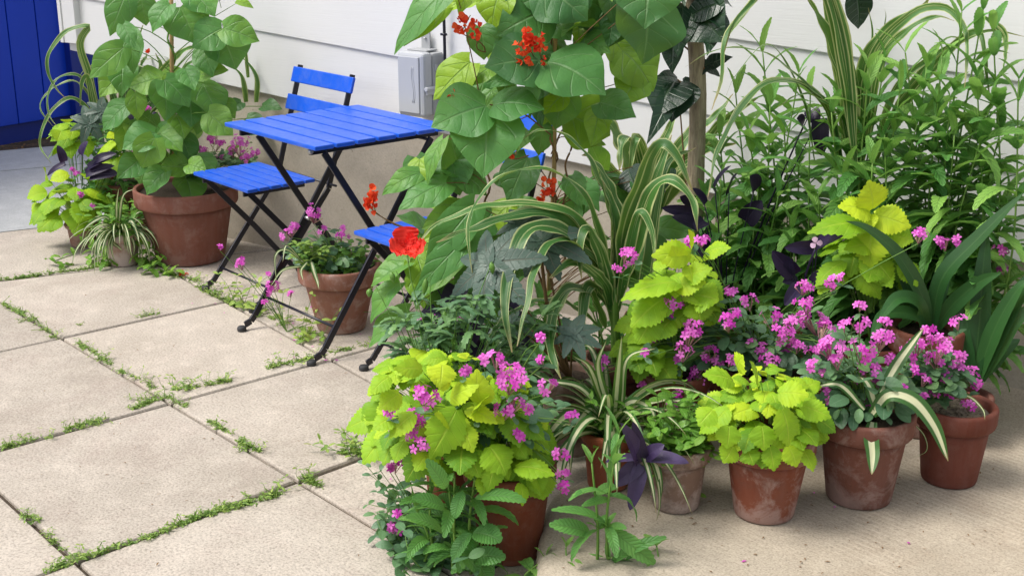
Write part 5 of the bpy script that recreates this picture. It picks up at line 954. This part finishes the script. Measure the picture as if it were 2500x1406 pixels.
lf.build('foliage', FRESH, t); st.build('stem', STEMG, t)

# ------------------------------------------------------------------ weeds in the joints
def tuft(lf, st, b, n, h, L, sp, tint=(.1, .8)):
    for i in range(n): q = b+A(*R.normal(0, sp, 2), 0); sprig(st, lf, q, q+A(*R.normal(0, h*.8, 2), h*R.uniform(.3, 1.2)), R.integers(2, 4), L, .42, tint, r=.0008, rows=5)
wl = MB(); ws = MB()
def run(a, b, n, h=.006, L=.011, sp=.004, dens=1.):
    for i in range(n):
        f = R.random(); q = onz(*(np.array(a)*(1-f)+np.array(b)*f), 0); tuft(wl, ws, q, R.integers(2, 4), h*R.uniform(.3, 1.4), L*R.uniform(.7, 1.2), sp)
for a, b, n in (((0, 685), (240, 652), 70), ((240, 652), (340, 640), 22), ((0, 737), (60, 770), 22), ((60, 770), (140, 825), 16), ((160, 820), (260, 880), 26), ((260, 885), (400, 960), 16), ((320, 1000), (405, 968), 34), ((160, 1050), (275, 1018), 24), ((0, 1095), (80, 1072), 16), ((410, 968), (460, 995), 12), ((510, 1030), (560, 1058), 14), ((575, 1075), (640, 1105), 18), ((740, 1165), (775, 1185), 14), ((470, 1265), (690, 1205), 60), ((370, 1310), (480, 1262), 22), ((190, 1365), (370, 1310), 20), ((110, 1395), (190, 1368), 12), ((50, 1255), (90, 1275), 8), ((110, 1300), (180, 1365), 8), ((410, 955), (570, 930), 22), ((480, 700), (560, 740), 34), ((560, 738), (830, 840), 30), ((390, 645), (480, 690), 12), ((640, 900), (800, 865), 26), ((800, 862), (900, 845), 12), ((340, 775), (400, 762), 6), ((830, 1110), (950, 1095), 24), ((170, 798), (200, 790), 4), ((350, 645), (440, 680), 20)): run(a, b, int(n*.8))
tag(wl.build('weeds', WEED), kind='stuff'); o = ws.build('weed_stems', WEED); tag(o, kind='stuff')
pr = []
for k in range(4):
    t = thing('weed_tuft', A(0, 0, 0), 'small green weed tuft sprouting from a paver joint', 'weed', 'weed tufts in the paver joints'); a = MB(); s = MB(); tuft(a, s, A(0, 0, 0), 7, .04, .020, .011, (.2, .95)); a.build('foliage', WEED, t); s.build('stem', STEMG, t); pr.append(t)
spots = [(440, 945, 1.2), (460, 950, .9), (510, 940, 1.), (545, 928, .9), (120, 1070, .7), (240, 880, .9), (200, 850, .8), (130, 822, .8), (60, 780, .7), (20, 748, .6), (430, 982, .7), (530, 1045, .8), (600, 1090, .9), (620, 1100, .8), (755, 1172, 1.1), (665, 1205, 1.1), (600, 1225, .8), (520, 1255, .7), (700, 890, 1.1), (670, 895, .9), (735, 880, 1.), (780, 872, .8), (345, 975, .8), (380, 970, .8), (330, 925, .8), (300, 910, .7), (70, 1262, .6), (120, 1308, .6), (210, 1360, .8), (160, 1382, .6), (860, 1100, 2.0), (895, 1110, 1.6), (850, 1080, 1.4), (530, 715, 1.2), (500, 700, 1.1), (550, 730, 1.), (900, 840, .8), (370, 768, .7), (240, 1035, .7), (200, 1045, .6), (45, 1082, .8), (640, 760, 1.), (690, 790, 1.1), (730, 830, 1.), (480, 685, 1.), (600, 750, .8)]
for i, (x, y, s) in enumerate(spots):
    src = pr[i % 4]
    if i < 4: o = src
    else:
        o = src.copy(); COL.objects.link(o)
        for ch in src.children: c = ch.copy(); COL.objects.link(c); c.parent = o
    o.location = onz(x, y, 0); o.scale = (s*.75,)*3; o.rotation_euler = (0, 0, R.uniform(0, 6.28))
t = MB()
for i in range(7): q = onz(*(A(445, 668)+R.normal(0, 5, 2)), .004); leaf(t, q, q+unit(R.normal(0, 1, 3))*.018, .014, 'petal', N=UP, n=4, cols=3)
tag(t.build('fallen_petals', RED), kind='stuff')

t = MB()
for i in range(36):
    q = onz(R.uniform(880, 2450), R.uniform(1000, 1406), SZ+.002) if i < 16 else onz(R.uniform(450, 900), R.uniform(690, 900), .003)
    if i < 16 and q[0] < 2.15: q[2] = .003
    leaf(t, q, q+unit(R.normal(0, 1, 3)*A(1, 1, .1))*R.uniform(.006, .012), R.uniform(.004, .008), 'petal', N=UP, n=3, cols=3, tint=R.uniform(0, 1))
tag(t.build('fallen_petals', PINK), kind='stuff')
t = MB()
for i in range(150):
    q = onz(R.uniform(1350, 2480), R.uniform(1130, 1400), SZ+.002) if i < 90 else onz(R.uniform(20, 900), R.uniform(660, 1400), .003)
    leaf(t, q, q+unit(R.normal(0, 1, 3)*A(1, 1, .1))*R.uniform(.003, .014), R.uniform(.002, .005), 'oval', N=UP, n=3, cols=3, tint=R.uniform(0, 1))
tag(t.build('leaf_litter', DRY), kind='stuff')
